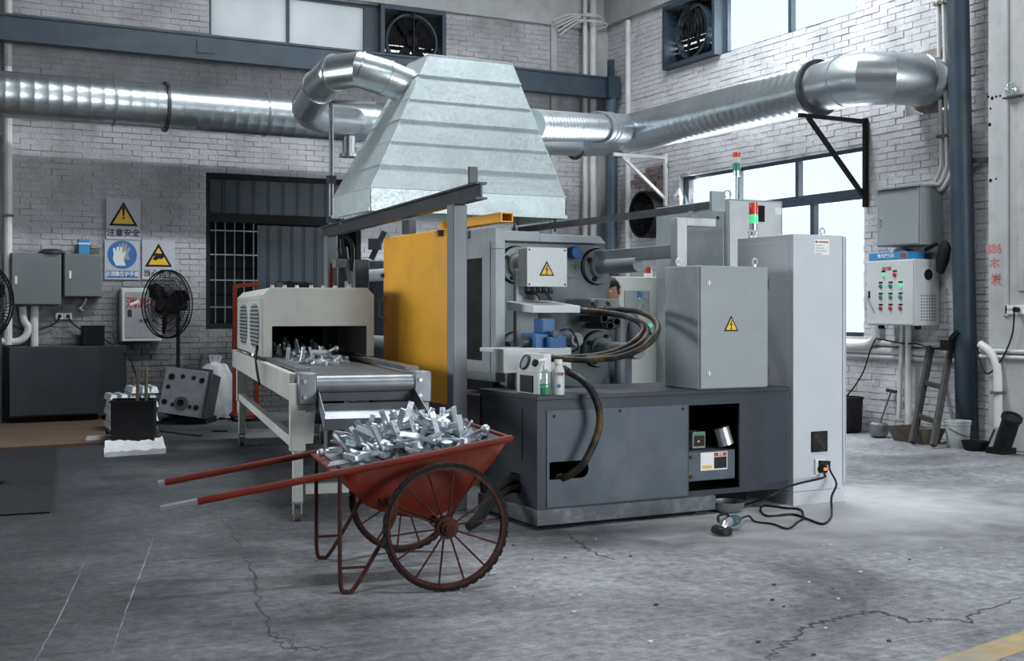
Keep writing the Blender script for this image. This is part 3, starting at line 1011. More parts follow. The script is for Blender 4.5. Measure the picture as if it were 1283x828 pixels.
for k, px in enumerate((1171, 1178, 1185)):
    y = OX(px, 100, WX - .04).y
    nm = ['leftmost', 'middle', 'rightmost'][k]
    conduit('wall_conduit', f'{nm} of the three white conduits dropping to the grey wall enclosure', [(WX - .05, y, 5.9), (WX - .05, y - .06, 4.6), (WX - .05, y - .1, 3.2), (WX - .06, y - .1, 2.95 - .02 * k), (WX - .09, y - .02 + .02 * k, 2.76 - .02 * k), (WX - .1, 9.42 + .0 * k, 2.72 + .035 * k)], 0.022,
            clips=[(WX - .05, y - .05, 4.75), (WX - .05, y - .09, 3.3)])
y = OX(787, 120, WX - .05).y
conduit('wall_conduit', 'tall white vertical pipe on the windowed wall beside the far corner', [(WX - .05, y, 0.3), (WX - .05, y, 5.9)], 0.045, sub=1)
for px, r, lb in ((733, .035, 'grey vertical riser pipe nearest the corner column on the back wall'), (743, .055, 'thick white vertical riser pipe beside the slate-blue corner post')):
    x = OY(px, 120, WY - .17).x
    conduit('riser_pipe', lb, [(x, WY - .17, 0.2), (x, WY - .17, 6.3)], r, sub=1)
t = T('cable_loop', 'bundle of loose white cables looped round the corner riser pipes', 'cable', OY(735, 25, WY - .2))
for k in range(5):
    cc = OY(733 + k * 2, 22 + k * 2.5, WY - .2)
    P(t, 'strand', MB().tube([cc + Vector((-.55, .05, -.08 - .03 * k)), cc + Vector((-.25, -.02, .02)), cc + Vector((0, -.12, .05 * (k % 3))), cc + Vector((.28, -.03, .03)), cc + Vector((.1, 0.0, -.05))], 0.012, 6, 5), M['pipe_white'])

# conduits low on the windowed wall
for k, (z, r) in enumerate(((1.06, .03), (0.97, .04), (0.90, .025))):
    conduit('wall_conduit', ['upper', 'middle', 'lowest'][k] + ' of the three horizontal white pipes below the big window', [(WX - .05, 9.15, z - .03), (WX - .05, 14.2, z)], r, sub=1)
ya = OX(1098, 425, WX - .09).y
conduit('wall_conduit', 'thick white bent pipe under the left edge of the button panel', [(WX - .1, ya, 1.5), (WX - .1, ya, 1.2), (WX - .1, ya + .04, 1.06), (WX - .1, ya + .25, 1.0), (WX - .1, ya + .8, 1.0)], 0.05)
for px, lb, pz in ((1131, 'thin', 0.2), (1138, 'thicker', 0.05)):
    y = OX(px, 450, WX - .12).y
    conduit('wall_conduit', lb + ' white pipe dropping from the button panel to the floor', [(WX - .12, y, 1.35), (WX - .12, y + (.06 if lb == 'thin' else 0.0), pz)], 0.026 if lb == 'thin' else .035, sub=1)

# ================================================================ things on the windowed wall
def wall_box(name, label, px0, px1, pxs, py0, py1, depth, m, door=True):
    """enclosure on the right wall: front face spans px0..px1, its near side shows to pxs"""
    x = WX - depth
    a, b = OX(px1, py0, x), OX(px0, py0, x)
    zt = OX(px1, py0, x).z
    zb = OX(px1, py1, x).z
    t = T(name, label, 'enclosure', (WX - depth / 2, (a.y + b.y) / 2, zb))
    P(t, 'body', MB().box(x, WX - .03, a.y, b.y, zb, zt), M[m], 0.006)
    P(t, 'door', MB().box(x - .02, x, a.y + .012, b.y - .012, zb + .012, zt - .012), M[m], 0.005)
    return t, x, a.y, b.y, zb, zt


t, x, y0, y1, zb, zt = wall_box('wall_enclosure', 'plain grey steel enclosure on the wall above the button panel', 1099, 1153, 1172, 233, 306, 0.36, 'box_grey')
P(t, 'rain_lid', MB().box(x - .06, WX - .02, y0 - .03, y1 + .03, zt, zt + .02), M['box_grey'])
P(t, 'lock', MB().cyl((x - .02, y1 - .08, zb + .3), (x - .04, y1 - .08, zb + .3), 0.018).box(x - .03, x - .02, y1 - .09, y1 - .07, zb + .22, zb + .3), M['bright_steel'])
yp0, yp1, zpb = y0, y1, zb
t, x, y0, y1, zb, zt = wall_box('button_panel', 'cream control enclosure with rows of push buttons under the grey enclosure', 1087, 1146, 1174, 324, 408, 0.40, 'white_box')
BX = x - .02
bw = y1 - y0
for r_, row in enumerate((((0.62, 'lamp_green'), (0.38, 'lens_red')), ((0.68, 'lens_green'), (0.47, 'lens_green'), (0.26, 'lamp_green')), ((0.68, 'lens_green'), (0.47, 'lens_green'), (0.26, 'lens_green')), ((0.68, 'lens_red'), (0.47, 'lens_red'), (0.26, 'lens_red')))):
    z = zt - (zt - zb) * (0.23 + 0.17 * r_)
    for f, mm in row:
        yy = y0 + bw * f
        b_ = P(t, 'button', MB().cyl((BX, yy, z), (BX - .012, yy, z), 0.024, n=12).cyl((BX - .012, yy, z), (BX - .022, yy, z), 0.016, n=12), M[mm])
        P(b_, 'button_label', MB().box(BX - .003, BX, yy - .03, yy + .03, z + .032, z + .05), M['ink'])
P(t, 'handle', MB().box(BX - .015, BX, y1 - .06, y1 - .045, zt - .42, zt - .34), M['black'])
P(t, 'scratch_tape', MB().bar((BX - .003, y1 - .02, zt - .42), (BX - .003, y1 - .13, zt - .58), 0.006, 0.02, (0, 0, 1)), M['box_grey'])
P(t, 'side_fan', MB().cyl((x + .2, y0, zt - .17), (x + .2, y0 - .008, zt - .17), 0.06, n=20).cyl((x + .2, y0 - .008, zt - .17), (x + .2, y0 - .012, zt - .17), 0.03, n=12), M['rubber'])
mb = MB()
for i in range(6):
    for j in range(9):
        mb.cyl((x + .1 + i * .04, y0 + .001, zb + .06 + j * .033), (x + .1 + i * .04, y0 - .003, zb + .06 + j * .033), 0.008, n=6)
P(t, 'vent_holes', mb, M['rubber'], kind='stuff')
for dy in (0.08, bw - .08):
    P(t, 'foot', MB().box(x + .1, x + .16, y0 + dy - .02, y0 + dy + .02, zb - .04, zb), M['black'])
TXT(t, 'panel_lettering', '动力箱', 0.045, (BX - .002, y0 + bw * .55, zt - .1), (-1, 0, 0), M['lens_red'])
zt2 = zt
t = T('carton', 'flat bright blue carton lying on the cream button panel', 'box', (x + .1, y0 + .3, zt2))
P(t, 'carton_body', MB().box(x + .0, x + .26, y0 + .1, y1 - .02, zt2 + .002, zt2 + .085), M['blue_box'], 0.004)
TXT(t, 'carton_lettering', '角向磨光机', 0.05, (x - .003, y0 + .42, zt2 + .045), (-1, 0, 0), M['label_white'])
P(t, 'red_mark', MB().box(x - .003, x, y0 + .12, y0 + .2, zt2 + .02, zt2 + .07), M['lens_red'])
ONE('parcel', 'small crumpled white parcel behind the blue carton on the button panel', 'parcel', MB().ball((x + .31, y1 - .16, zt2 + .075), .1, .5, 1.5, .75, 10, 6), M['sack'])
mb = MB().lathe([(0.001, 0), (.05, .02), (.085, .16), (.08, .3), (.035, .36), (.001, .37)], Matrix.Translation((x + .22, y0 - .14, zt2 - .17)) @ Matrix.Rotation(0.25, 4, 'X') @ Matrix.Diagonal((.6, 1, 1, 1)))
mb.bar((x + .22, y0 - .1, zt2 + .16), (x + .22, y0 + .06, zt2 + .1), .03, .03)
ONE('work_light', 'black work light hanging off the side of the cream button panel', 'lamp', mb, M['black'])


def cage_fan(t, c, axis, R, n_ring=6, n_spoke=64, hub=.09, depth=.16, par=None, ellipse=1.0, wire=.004):
    m = FR(c, axis)
    par = par or t
    cg = MB()
    for f in (-1, 1):
        for k in range(1, n_ring + 1):
            rr = R * k / n_ring
            zz = f * depth / 2 * (1 - 0.75 * (k / n_ring) ** 2)
            cg.torus(m @ Matrix.Translation((0, 0, zz)), rr, wire * (2.2 if k == n_ring else 1), 36, 4)
        for k in range(n_spoke):
            a = 2 * PI * k / n_spoke
            pts = []
            for q in (0.12, 0.4, 0.7, 1.0):
                aa = a + 0.35 * q
                pts.append(m @ Vector((R * q * math.cos(aa), R * q * math.sin(aa), f * depth / 2 * (1 - 0.75 * q * q))))
            cg.sweep(pts, wire * .8, 4, False)
    P(par, 'cage', cg, M['black'])
    P(par, 'hub', MB().cyl(m @ Vector((0, 0, -depth * .62)), m @ Vector((0, 0, depth * .55)), hub * .8, n=16), M['black'])
    for k in range(3):
        mm = m @ Matrix.Rotation(2 * PI * k / 3 + .4, 4, 'Z') @ Matrix.Rotation(0.5, 4, 'X')
        mb = MB().prism([(hub * .5, -.05), (R * .5, -.15 * R - .05), (R * .86, -.2 * R), (R * .9, .06 * R), (R * .6, .22 * R), (hub * .5, .05)], mm, 0.006)
        P(par, 'blade', mb, M['black'])


# round wall fan near the far corner, with a patch of bare brick above
c = OX(812, 269, WX - .12)
t = T('wall_fan', 'round black exhaust fan set in the windowed wall near the far corner', 'fan', (WX - .02, c.y, c.z - .36))
P(t, 'shroud', MB().ring(FR((WX - .24, c.y, c.z), (1, 0, 0)), 0.35, 0.32, 0.22, 32), M['black'])
P(t, 'back_disc', MB().cyl((WX - .03, c.y, c.z), (WX - .022, c.y, c.z), 0.33, n=28), M['dark'])
cage_fan(t, (WX - .2, c.y, c.z), (-1, 0, 0), .33, 7, 16, .08, .08)
r3 = random.Random(5)
for j in range(5):
    for k in range(5 - abs(j - 2)):
        yy = c.y - .38 + k * .2 + (j % 2) * .09 + r3.random() * .03
        zz = c.z + .36 + j * .078
        S('brick', MB().box(WX - .045, WX - .018, yy, yy + .17, zz, zz + .055), M['bare_brick'], par=wall_right, smooth=0)


def exhaust(name, label, axis, plane, u0, u1, z0, z1):
    """square framed exhaust fan with louvres in a wall opening"""
    f = .06
    c = ((u0 + u1) / 2, (z0 + z1) / 2)
    def bx(mb, a, b, p, q, z_, Z_):
        return mb.box(a, b, plane + p, plane + q, z_, Z_) if axis == 'y' else mb.box(plane + p, plane + q, a, b, z_, Z_)
    def pt(u, p, z_):
        return Vector((u, plane + p, z_)) if axis == 'y' else Vector((plane + p, u, z_))
    t = T(name, label, 'fan', pt(c[0], 0, z0))
    mb = MB()
    bx(mb, u0, u1, -.12, .14, z0, z0 + f); bx(mb, u0, u1, -.12, .14, z1 - f, z1); bx(mb, u0, u0 + f, -.12, .14, z0 + f, z1 - f); bx(mb, u1 - f, u1, -.12, .14, z0 + f, z1 - f)
    P(t, 'frame', mb, M['navy'])
    nrm = Vector((0, -1, 0)) if axis == 'y' else Vector((-1, 0, 0))
    R = min(u1 - u0, z1 - z0) / 2 - f - .01
    P(t, 'shroud', MB().ring(FR(pt(c[0], .05, c[1]), nrm), R, R - .03, .1, 32), M['navy'])
    n = 9
    for k in range(n):
        z = z0 + f + (z1 - z0 - 2 * f) * (k + .5) / n
        h = (z1 - z0 - 2 * f) / n * .5
        gap = 0.55 if k in (2, 3) else 1.0
        mb = MB()
        a0, a1 = u0 + f, u1 - f
        mb.hexa([pt(a0, .10, z - h * gap), pt(a1, .10, z - h * gap), pt(a1, .106, z - h * gap), pt(a0, .106, z - h * gap)], [pt(a0, .07, z + h * gap), pt(a1, .07, z + h * gap), pt(a1, .076, z + h * gap), pt(a0, .076, z + h * gap)])
        P(t, 'louvre', mb, M['black'])
    for k in range(6):
        mm = FR(pt(c[0], .0, c[1]), nrm) @ Matrix.Rotation(2 * PI * k / 6, 4, 'Z') @ Matrix.Rotation(.5, 4, 'X')
        P(t, 'blade', MB().prism([(.04, -.05), (R * .85, -.1), (R * .85, .1), (.04, .05)], mm, .005), M['black'])
    P(t, 'hub', MB().cyl(pt(c[0], -.06, c[1]), pt(c[0], .06, c[1]), .09), M['black'])
    mb = MB()
    for k in range(5):
        mb.torus(FR(pt(c[0], -.1, c[1]), nrm), R * (k + 1) / 5, .005, 32, 4)
    P(t, 'guard', mb, M['black'])
    P(t, 'guard_bar', MB().bar(pt(c[0], -.1, z0 + f), pt(c[0], -.1, z1 - f), .03, .02), M['black'])
    return t


exhaust('exhaust_fan', 'framed exhaust fan with slatted shutter beside the upper right-wall window', 'x', WX, uf + .02, uy1, 4.94, 5.86)
exhaust('exhaust_fan', 'dark framed exhaust fan beside the milky upper window on the back wall', 'y', WY, xm + .02, bx1, 4.89, 5.85)

# writing, socket and lamp on the pilaster
def pil_text(px, py, body, size):
    p = OX(px, py, 9.978)
    TXT(pil, 'chalk_writing', body, size, (9.978, p.y, p.z), (-1, 0, 0), M['red_ink'])


pil_text(1245, 312, '886', .13); pil_text(1246, 330, '木', .12); pil_text(1248, 351, '炭', .13)
pil_text(1281, 303, '50', .13); pil_text(1281, 327, '12', .12); pil_text(1281, 350, '21', .12)
for px, py, r_ in ((1238, 121, .014), (1243, 123, .02), (1248, 121, .014), (1253, 120, .012), (1241, 136, .013), (1240, 156, .02), (1241, 226, .02), (1248, 224, .012)):
    q = OX(px, py, 9.978)
    S('drill_hole', MB().cyl((9.981, q.y, q.z), (9.978, q.y, q.z), r_, n=7), M['dark'], par=pil)
p = OX(1270, 388, 9.95)
t = T('wall_socket', 'white double wall socket with a black plug on the plastered pilaster', 'socket', (9.97, p.y, p.z - .05))
P(t, 'face_plate', MB().box(9.955, 9.979, p.y - .11, p.y - .01, p.z - .045, p.z + .045), M['label_white'], .004)
P(t, 'face_plate', MB().box(9.955, 9.979, p.y + .01, p.y + .11, p.z - .045, p.z + .045), M['label_white'], .004)
for dy in (.035, .06, .085):
    P(t, 'pin_hole', MB().box(9.953, 9.956, p.y + dy - .004, p.y + dy + .004, p.z - .01, p.z + .012), M['ink'])
P(t, 'plug', MB().cyl((9.955, p.y - .05, p.z), (9.90, p.y - .05, p.z), .026), M['black'])
q = [Vector((9.90, p.y - .05, p.z - .02)), OX(1268, 420, 9.92), OX(1255, 450, 9.93), OX(1238, 468, 9.95), OX(1229, 455, 10.02), OX(1224, 430, 10.05)]
ONE('power_cable', 'black cable sagging from the pilaster socket behind the blue column', 'cable', MB().tube(q, .009, 6, 6), M['cable'])
p = OX(1270, 112, 9.97)
t = T('round_lamp', 'small round glass lamp on a bracket high on the plastered pilaster', 'lamp', p)
P(t, 'bracket', MB().box(9.9, 9.98, p.y - .1, p.y + .08, p.z - .09, p.z - .075), M['dark_steel'])
P(t, 'bulb', MB().ball((9.92, p.y, p.z), .062), M['bottle'])
P(t, 'rim', MB().torus(FR((9.92, p.y, p.z), (-1, 0, 0)), .062, .008, 20, 6), M['bright_steel'])
# thick white pipe bend behind the blue column on the pilaster side
conduit('wall_conduit', 'thick white bent pipe running down the pilaster behind the blue column', [OX(1228, 431, 9.93), OX(1240, 440, 9.93), OX(1247, 452, 9.93), OX(1250, 470, 9.93), OX(1251, 535, 9.93)], 0.042, clips=[OX(1250.5, 492, 9.93)])
for k, z in enumerate((1.0, .94)):
    yq = OX(1228, 440, 9.955).y
    conduit('wall_conduit', ['upper', 'lower'][k] + ' of the two thin horizontal pipes on the pilaster', [(9.955, yq, z), (9.955, 7.2, z)], .02, sub=1)

# ================================================================ the dark corner on the left
YW = WY - 0.03


def flat_sign(name, label, px0, px1, py0, py1):
    a, b = OY(px0, py0, YW), OY(px1, py1, YW)
    cx, cz = (a.x + b.x) / 2, (OY((px0 + px1) / 2, py0, YW).z + OY((px0 + px1) / 2, py1, YW).z) / 2
    w, h = b.x - a.x, OY((px0 + px1) / 2, py0, YW).z - OY((px0 + px1) / 2, py1, YW).z
    t = T(name, label, 'sign', (cx, YW, cz - h / 2))
    P(t, 'sheet', MB().box(cx - w / 2, cx + w / 2, YW - .004, YW + .004, cz - h / 2, cz + h / 2), M['sign_white'])
    return t, cx, cz, w, h


def tri(par, c, nrm, w, y_='sign_yellow', up=(0, 0, 1)):
    m = FR(c, nrm, up)
    h = w * .87
    P(par, 'triangle_border', MB().prism([(-w / 2, -h / 2), (w / 2, -h / 2), (0, h / 2)], m, .0015), M['ink'])
    k = .74
    P(par, 'triangle_field', MB().prism([(-w / 2 * k, -h / 2 * k - h * .045), (w / 2 * k, -h / 2 * k - h * .045), (0, h / 2 * k - h * .045)], m @ Matrix.Translation((0, 0, .0012)), .0015), M[y_])
    return m @ Matrix.Translation((0, 0, .0026))


def bolt(par, c, nrm, w, up=(0, 0, 1)):
    m = tri(par, c, nrm, w, up=up)
    q = [(.02, .25), (-.10, -.03), (.0, -.01), (-.04, -.2), (-.075, -.17), (-.02, -.30), (.045, -.2), (.0, -.19), (.08, .06), (-.01, .04), (.07, .25)]
    P(par, 'lightning_mark', MB().prism([(x * w * 1.15, (y - .08) * w * 1.0) for x, y in q], m, .0012), M['ink'])


N = (0, -1, 0)
t, cx, cz, w, h = flat_sign('warning_sign', 'white sign with yellow exclamation triangle, topmost of the wall signs', 133, 176, 249, 300)
m = tri(t, (cx, YW - .004, cz + h * .13), N, w * .84)
P(t, 'exclamation_mark', MB().prism([(-.018, .09), (.018, .09), (.009, -.03), (-.009, -.03)], m, .0012).prism([(.014 * math.cos(a * PI / 4), -.055 + .014 * math.sin(a * PI / 4)) for a in range(8)], m, .0012), M['ink'])
TXT(t, 'sign_lettering', '注意安全', .105, (cx, YW - .005, cz - h * .35), N, M['ink'])
t, cx, cz, w, h = flat_sign('warning_sign', 'blue and white sign with a round picture of protective gloves', 131, 175, 301, 350)
m = FR((cx, YW - .004, cz + h * .13), N)
R = w * .42
P(t, 'blue_disc', MB().prism([(R * math.cos(a * PI / 18), R * math.sin(a * PI / 18)) for a in range(36)], m, .0015), M['sign_blue'])
g = [(-.09, .04), (-.10, .10), (-.075, .115), (-.06, .05), (-.05, .125), (-.02, .13), (-.02, .05), (0, .125), (.025, .115), (.02, .03), (.05, .07), (.07, .05), (.04, -.04), (.07, -.13), (-.06, -.13), (-.10, -.04)]
k = R / .165
m2 = m @ Matrix.Translation((0, 0, .0015))
P(t, 'rear_glove', MB().prism([(x * k * .75 + R * .22, y * k * .75 + R * .25) for x, y in g], m2, .0008), M['green_pane'])
P(t, 'front_glove', MB().prism([(x * k * .85 - R * .12, y * k * .85 - R * .1) for x, y in g], m2, .0018), M['label_white'])
P(t, 'blue_band', MB().box(cx - w * .45, cx + w * .45, YW - .0055, YW - .004, cz - h * .46, cz - h * .28), M['sign_blue'])
TXT(t, 'sign_lettering', '必须戴防护手套', .07, (cx, YW - .0062, cz - h * .37), N, M['label_white'], sx=.86)
t, cx, cz, w, h = flat_sign('warning_sign', 'white sign with yellow hand injury triangle behind the standing fan', 178, 219, 301, 350)
m = tri(t, (cx, YW - .004, cz + h * .12), N, w * .84)
P(t, 'hand_mark', MB().prism([(-.08, -.055), (-.05, -.02), (-.08, .0), (-.055, .012), (-.03, -.002), (-.06, .03), (-.02, .025), (.03, .02), (.07, .035), (.08, -.01), (.045, -.05), (-.01, -.05), (-.03, -.075)], m, .0012), M['ink'])
TXT(t, 'sign_lettering', '当心伤手', .1, (cx, YW - .005, cz - h * .35), N, M['ink'])


def back_box(name, label, cat, px0, px1, py0, py1, dep, m):
    y = WY - dep
    a, b = OY(px0, (py0 + py1) / 2, y), OY(px1, (py0 + py1) / 2, y)
    z1 = OY((px0 + px1) / 2, py0, y).z
    z0 = OY((px0 + px1) / 2, py1, y).z
    t = T(name, label, cat, ((a.x + b.x) / 2, WY - dep / 2, z0))
    P(t, 'body', MB().box(a.x, b.x, y + .02, WY - .025, z0, z1), M[m], .006)
    P(t, 'door', MB().box(a.x + .01, b.x - .01, y, y + .02, z0 + .01, z1 - .01), M[m], .004)
    return t, a.x, b.x, y, z0, z1


t, x0, x1, y, z0, z1 = back_box('wall_enclosure', 'larger grey steel enclosure on the back wall at the left edge', 'enclosure', 14, 77, 317, 382, .25, 'box_dark')
P(t, 'latch', MB().box(x0 + .04, x0 + .07, y - .008, y, z0 + .26, z0 + .36), M['label_white'], .003)
ONE('round_cover', 'shallow dark round cover lying on top of the larger wall enclosure', 'cover', MB().lathe([(.001, .055), (.1, .05), (.17, .0), (.175, .005), (.17, .015), (.1, .06), (.001, .065)], Matrix.Translation((x1 - .1, y + .13, z1 + .001)), 24), M['dark_steel'])
t, x0b, x1b, y2, z0b, z1b = back_box('wall_enclosure', 'smaller grey steel enclosure right of the larger one on the back wall', 'enclosure', 80, 128, 318, 372, .22, 'box_dark')
P(t, 'latch', MB().box(x0b + .06, x0b + .09, y2 - .008, y2, z1b - .32, z1b - .22), M['label_white'], .003)
xx = OY(105, 310, y2 + .1).x
t = T('carton', 'small blue carton standing on the smaller grey wall enclosure', 'box', (xx, y2 + .1, z1b))
P(t, 'carton_body', MB().box(xx - .07, xx + .065, y2 + .04, y2 + .16, z1b + .001, z1b + .19), M['blue_box'], .004)
P(t, 'paper_band', MB().box(xx - .072, xx + .067, y2 + .038, y2 + .162, z1b + .125, z1b + .145), M['label_white'])
xx = OY(119, 312, y2 + .1).x
t = T('small_machine_part', 'small grimy metal part lying beside the blue carton', 'part', (xx, y2 + .1, z1b))
P(t, 'block', MB().box(xx - .07, xx + .05, y2 + .06, y2 + .14, z1b + .001, z1b + .07), M['tray'], .01)
P(t, 'block_top', MB().box(xx - .06, xx + .08, y2 + .07, y2 + .13, z1b + .07, z1b + .12), M['steel'], .008)

# sockets, cables and pipes over the bench
for k, px in enumerate((74.5, 85)):
    c = OY(px, 396, YW)
    t = T('wall_socket', ('left' if k == 0 else 'right') + ' white wall socket of the pair under the grey enclosures', 'socket', (c.x, YW, c.z - .05))
    P(t, 'face_plate', MB().box(c.x - .048, c.x + .048, YW - .012, YW + .006, c.z - .043, c.z + .043), M['label_white'], .004)
    P(t, 'pin_hole', MB().box(c.x - .02, c.x - .012, YW - .0135, YW - .012, c.z - .015, c.z + .01).box(c.x + .012, c.x + .02, YW - .0135, YW - .012, c.z - .015, c.z + .01), M['ink'])
    P(t, 'plug', MB().cyl((c.x, YW - .012, c.z), (c.x, YW - .05, c.z), .022, n=10), M['black'])
    if k == 0:
        pts = [(c.x, YW - .05, c.z), OY(70, 404, YW - .05), OY(55, 411, YW - .04), OY(40, 415, YW - .04), OY(22, 410, YW - .04), OY(12, 404, YW - .05)]
        ONE('power_cable', 'black cable sagging left from the paired wall sockets', 'cable', MB().tube(pts, .009, 6, 5), M['cable'])
    else:
        pts = [(c.x, YW - .05, c.z), OY(90, 404, YW - .05), OY(100, 412, YW - .06), OY(104, 415, YW - .1)]
        ONE('power_cable', 'short black cable running right from the sockets to the black box', 'cable', MB().tube(pts, .009, 6, 5), M['cable'])
conduit('wall_conduit', 'white bent pipe curving up the wall at the left edge', [OY(-6, 427, YW - .07), OY(20, 428, YW - .07), OY(32, 421, YW - .07), OY(35, 410, YW - .07), OY(30, 401, YW - .07), OY(28, 384, YW - .07)], .045)
conduit('wall_conduit', 'straight white pipe below the larger grey wall enclosure', [OY(43, 383, YW - .05), OY(43, 436, YW - .05)], .05, sub=1)
conduit('wall_conduit', 'short grey hooked pipe below the smaller grey wall enclosure', [OY(107, 373, YW - .05), OY(105, 380, YW - .06), OY(100, 387, YW - .08), OY(105, 390, YW - .1)], .025, 'steel')

# work bench cupboard with a black box on it
yb = 15.75
bx_0, bx_1 = OY(12, 480, yb).x, OY(160, 480, yb).x
bz = .96
t = T('bench_cupboard', 'long dark grey steel bench cupboard against the back wall', 'bench', ((bx_0 + bx_1) / 2, 16.05, 0))
M['bench'] = mat('dark_bench_paint', (0.03, 0.034, 0.042), 0.5, 0, 0.2, 3)
P(t, 'front_panel', MB().box(bx_0, bx_1 - .36, yb, yb + .03, .12, bz), M['bench'], .004)
P(t, 'body', MB().box(bx_0, bx_1 - .36, yb + .03, WY - .03, .1, bz), M['bench'])
P(t, 'plinth', MB().box(bx_0 + .03, bx_1 - .4, yb + .06, WY - .05, 0, .1), M['dark'])
P(t, 'end_panel', MB().box(bx_1 - .35, bx_1, yb + .08, WY - .03, .08, bz), M['bench'], .004)
P(t, 'end_leg', MB().box(bx_1 - .35, bx_1 - .3, yb + .1, WY - .05, 0, .08).box(bx_1 - .05, bx_1, yb + .1, WY - .05, 0, .08), M['bench'])
a, b = OY(103, 420, yb + .35).x, OY(131, 420, yb + .35).x
t = T('black_case', 'small black box standing on the right end of the bench cupboard', 'box', ((a + b) / 2, yb + .4, bz))
P(t, 'case_body', MB().box(a, b, yb + .33, yb + .5, bz + .001, bz + .24), M['black'], .006)
P(t, 'case_lid', MB().box(a - .004, b + .004, yb + .326, yb + .504, bz + .24, bz + .258), M['black'], .004)
ONE('power_cable', 'thin black cable hanging from the black box down the bench end', 'cable', MB().tube([(b, yb + .4, bz + .08), OY(150, 438, yb + .2), OY(162, 448, yb - .05), OY(170, 470, yb - .1), OY(173, 500, yb - .1)], .008, 6, 6), M['cable'])
# left frame edge: post with pipe clips and a big fan
lx = OY(3, 300, 15.9).x
t = T('cable_post', 'dark square steel post at the left edge by the bench cupboard', 'post', (lx - .05, 15.9, 0))
P(t, 'shaft', MB().box(lx - .11, lx - .01, 15.85, 15.95, 0.02, 3.55), M['dark_steel'])
P(t, 'foot_plate', MB().box(lx - .16, lx + .04, 15.8, 16.0, 0, 0.02), M['dark_steel'])
lx2 = OY(10, 150, 16.25).x
conduit('wall_conduit', 'tall white riser pipe on the back wall at the left edge', [(lx2, 16.24, .98), (lx2, 16.24, 5.8)], .05, sub=1, clips=[(lx2, 16.24, 2.6), (lx2, 16.24, 4.2)])
fc = AT(-40, 378, 9.5)
t = T('standing_fan', 'black standing fan cut off by the left frame edge', 'fan', (fc.x, fc.y, 0))
cage_fan(t, fc, (.35, -.9, 0), .36, 5, 72, .1, .18)
P(t, 'pole', MB().cyl((fc.x + .02, fc.y + .12, .05), (fc.x + .02, fc.y + .12, fc.z + .02), .022).cyl((fc.x + .02, fc.y + .12, fc.z), (fc.x, fc.y, fc.z), .03), M['black'])
P(t, 'foot', MB().lathe([(.25, 0), (.25, .03), (.05, .06), (.03, .08)], Matrix.Translation((fc.x + .02, fc.y + .12, 0))), M['black'])

# fire hose cabinet and standing fan
t, x0, x1, y, z0, z1 = back_box('hose_cabinet', 'pale fire hose cabinet on the back wall behind the standing fan', 'cabinet', 152, 203, 361, 428, .2, 'white_box')
P(t, 'glass_door', MB().box(x0 + .05, x1 - .05, y - .006, y, z0 + .05, z1 - .05), M['green_pane'], .002)
TXT(t, 'cabinet_lettering', '消火栓', .15, ((x0 + x1) / 2 + .02, y - .008, z1 - .2), N, M['lens_red'])
TXT(t, 'cabinet_lettering', '火警119', .055, ((x0 + x1) / 2 + .06, y - .008, z1 - .43), N, M['ink'])
P(t, 'paper_slip', MB().prism([(-.06, -.03), (.06, .01), (.05, .05), (-.07, .0)], FR((x0 + .17, y - .009, z1 - .2), N), .001), M['label_white'])
P(t, 'lock', MB().box(x0 + .08, x0 + .13, y - .012, y, z0 + .33, z0 + .42), M['dark_steel'])
fc = AT(209, 381, 14.9)
t = T('standing_fan', 'black standing industrial fan in front of the fire hose cabinet', 'fan', (fc.x, fc.y, 0))
cage_fan(t, fc, (-.85, -.525, 0), .42, 5, 84, .1, .2, wire=.0045)
P(t, 'motor', MB().cyl((fc.x + .06, fc.y + .04, fc.z), (fc.x + .24, fc.y + .15, fc.z), .085), M['black'])
P(t, 'pole', MB().cyl((fc.x + .16, fc.y + .1, .05), (fc.x + .16, fc.y + .1, fc.z), .025), M['black'])
P(t, 'foot', MB().lathe([(.28, 0), (.28, .03), (.06, .06), (.03, .09)], Matrix.Translation((fc.x + .16, fc.y + .1, 0))), M['black'])

# floor board, rubber mat, bin, ingots
q = [FL(-60, 568), FL(133, 557), FL(131, 524), FL(-60, 536)]
ONE('floor_board', 'brown rust-stained board lying flat on the floor before the bench', 'board', MB().hexa([p + Vector((0, 0, .001)) for p in q], [p + Vector((0, 0, .03)) for p in q]), M['wood_rust'])
q = [FL(-60, 650), FL(62, 643), FL(70, 563), FL(-60, 570)]
ONE('rubber_mat', 'dark rubber mat on the floor at the left edge', 'mat', MB().hexa([p + Vector((0, 0, .001)) for p in q], [p + Vector((0, 0, .012)) for p in q]), M['mat'])


def ingot(L=.56, w=.09, h=.07):
    mb = MB()
    mb.hexa([(-L / 2, -w / 2, 0), (L / 2, -w / 2, 0), (L / 2, w / 2, 0), (-L / 2, w / 2, 0)], [(-L / 2 + .03, -w * .3, h), (L / 2 - .03, -w * .3, h), (L / 2 - .03, w * .3, h), (-L / 2 + .03, w * .3, h)])
    return mb


ingot_me = mesh_of('aluminium_ingot', ingot(), M['ingot_stack'], 0)


def put_ingot(c, rz, label, group):
    o = bpy.data.objects.new('aluminium_ingot', ingot_me)
    o.location = c
    o.rotation_euler = (0, 0, rz)
    COL.objects.link(o)
    return tag(o, label, 'ingot', group)


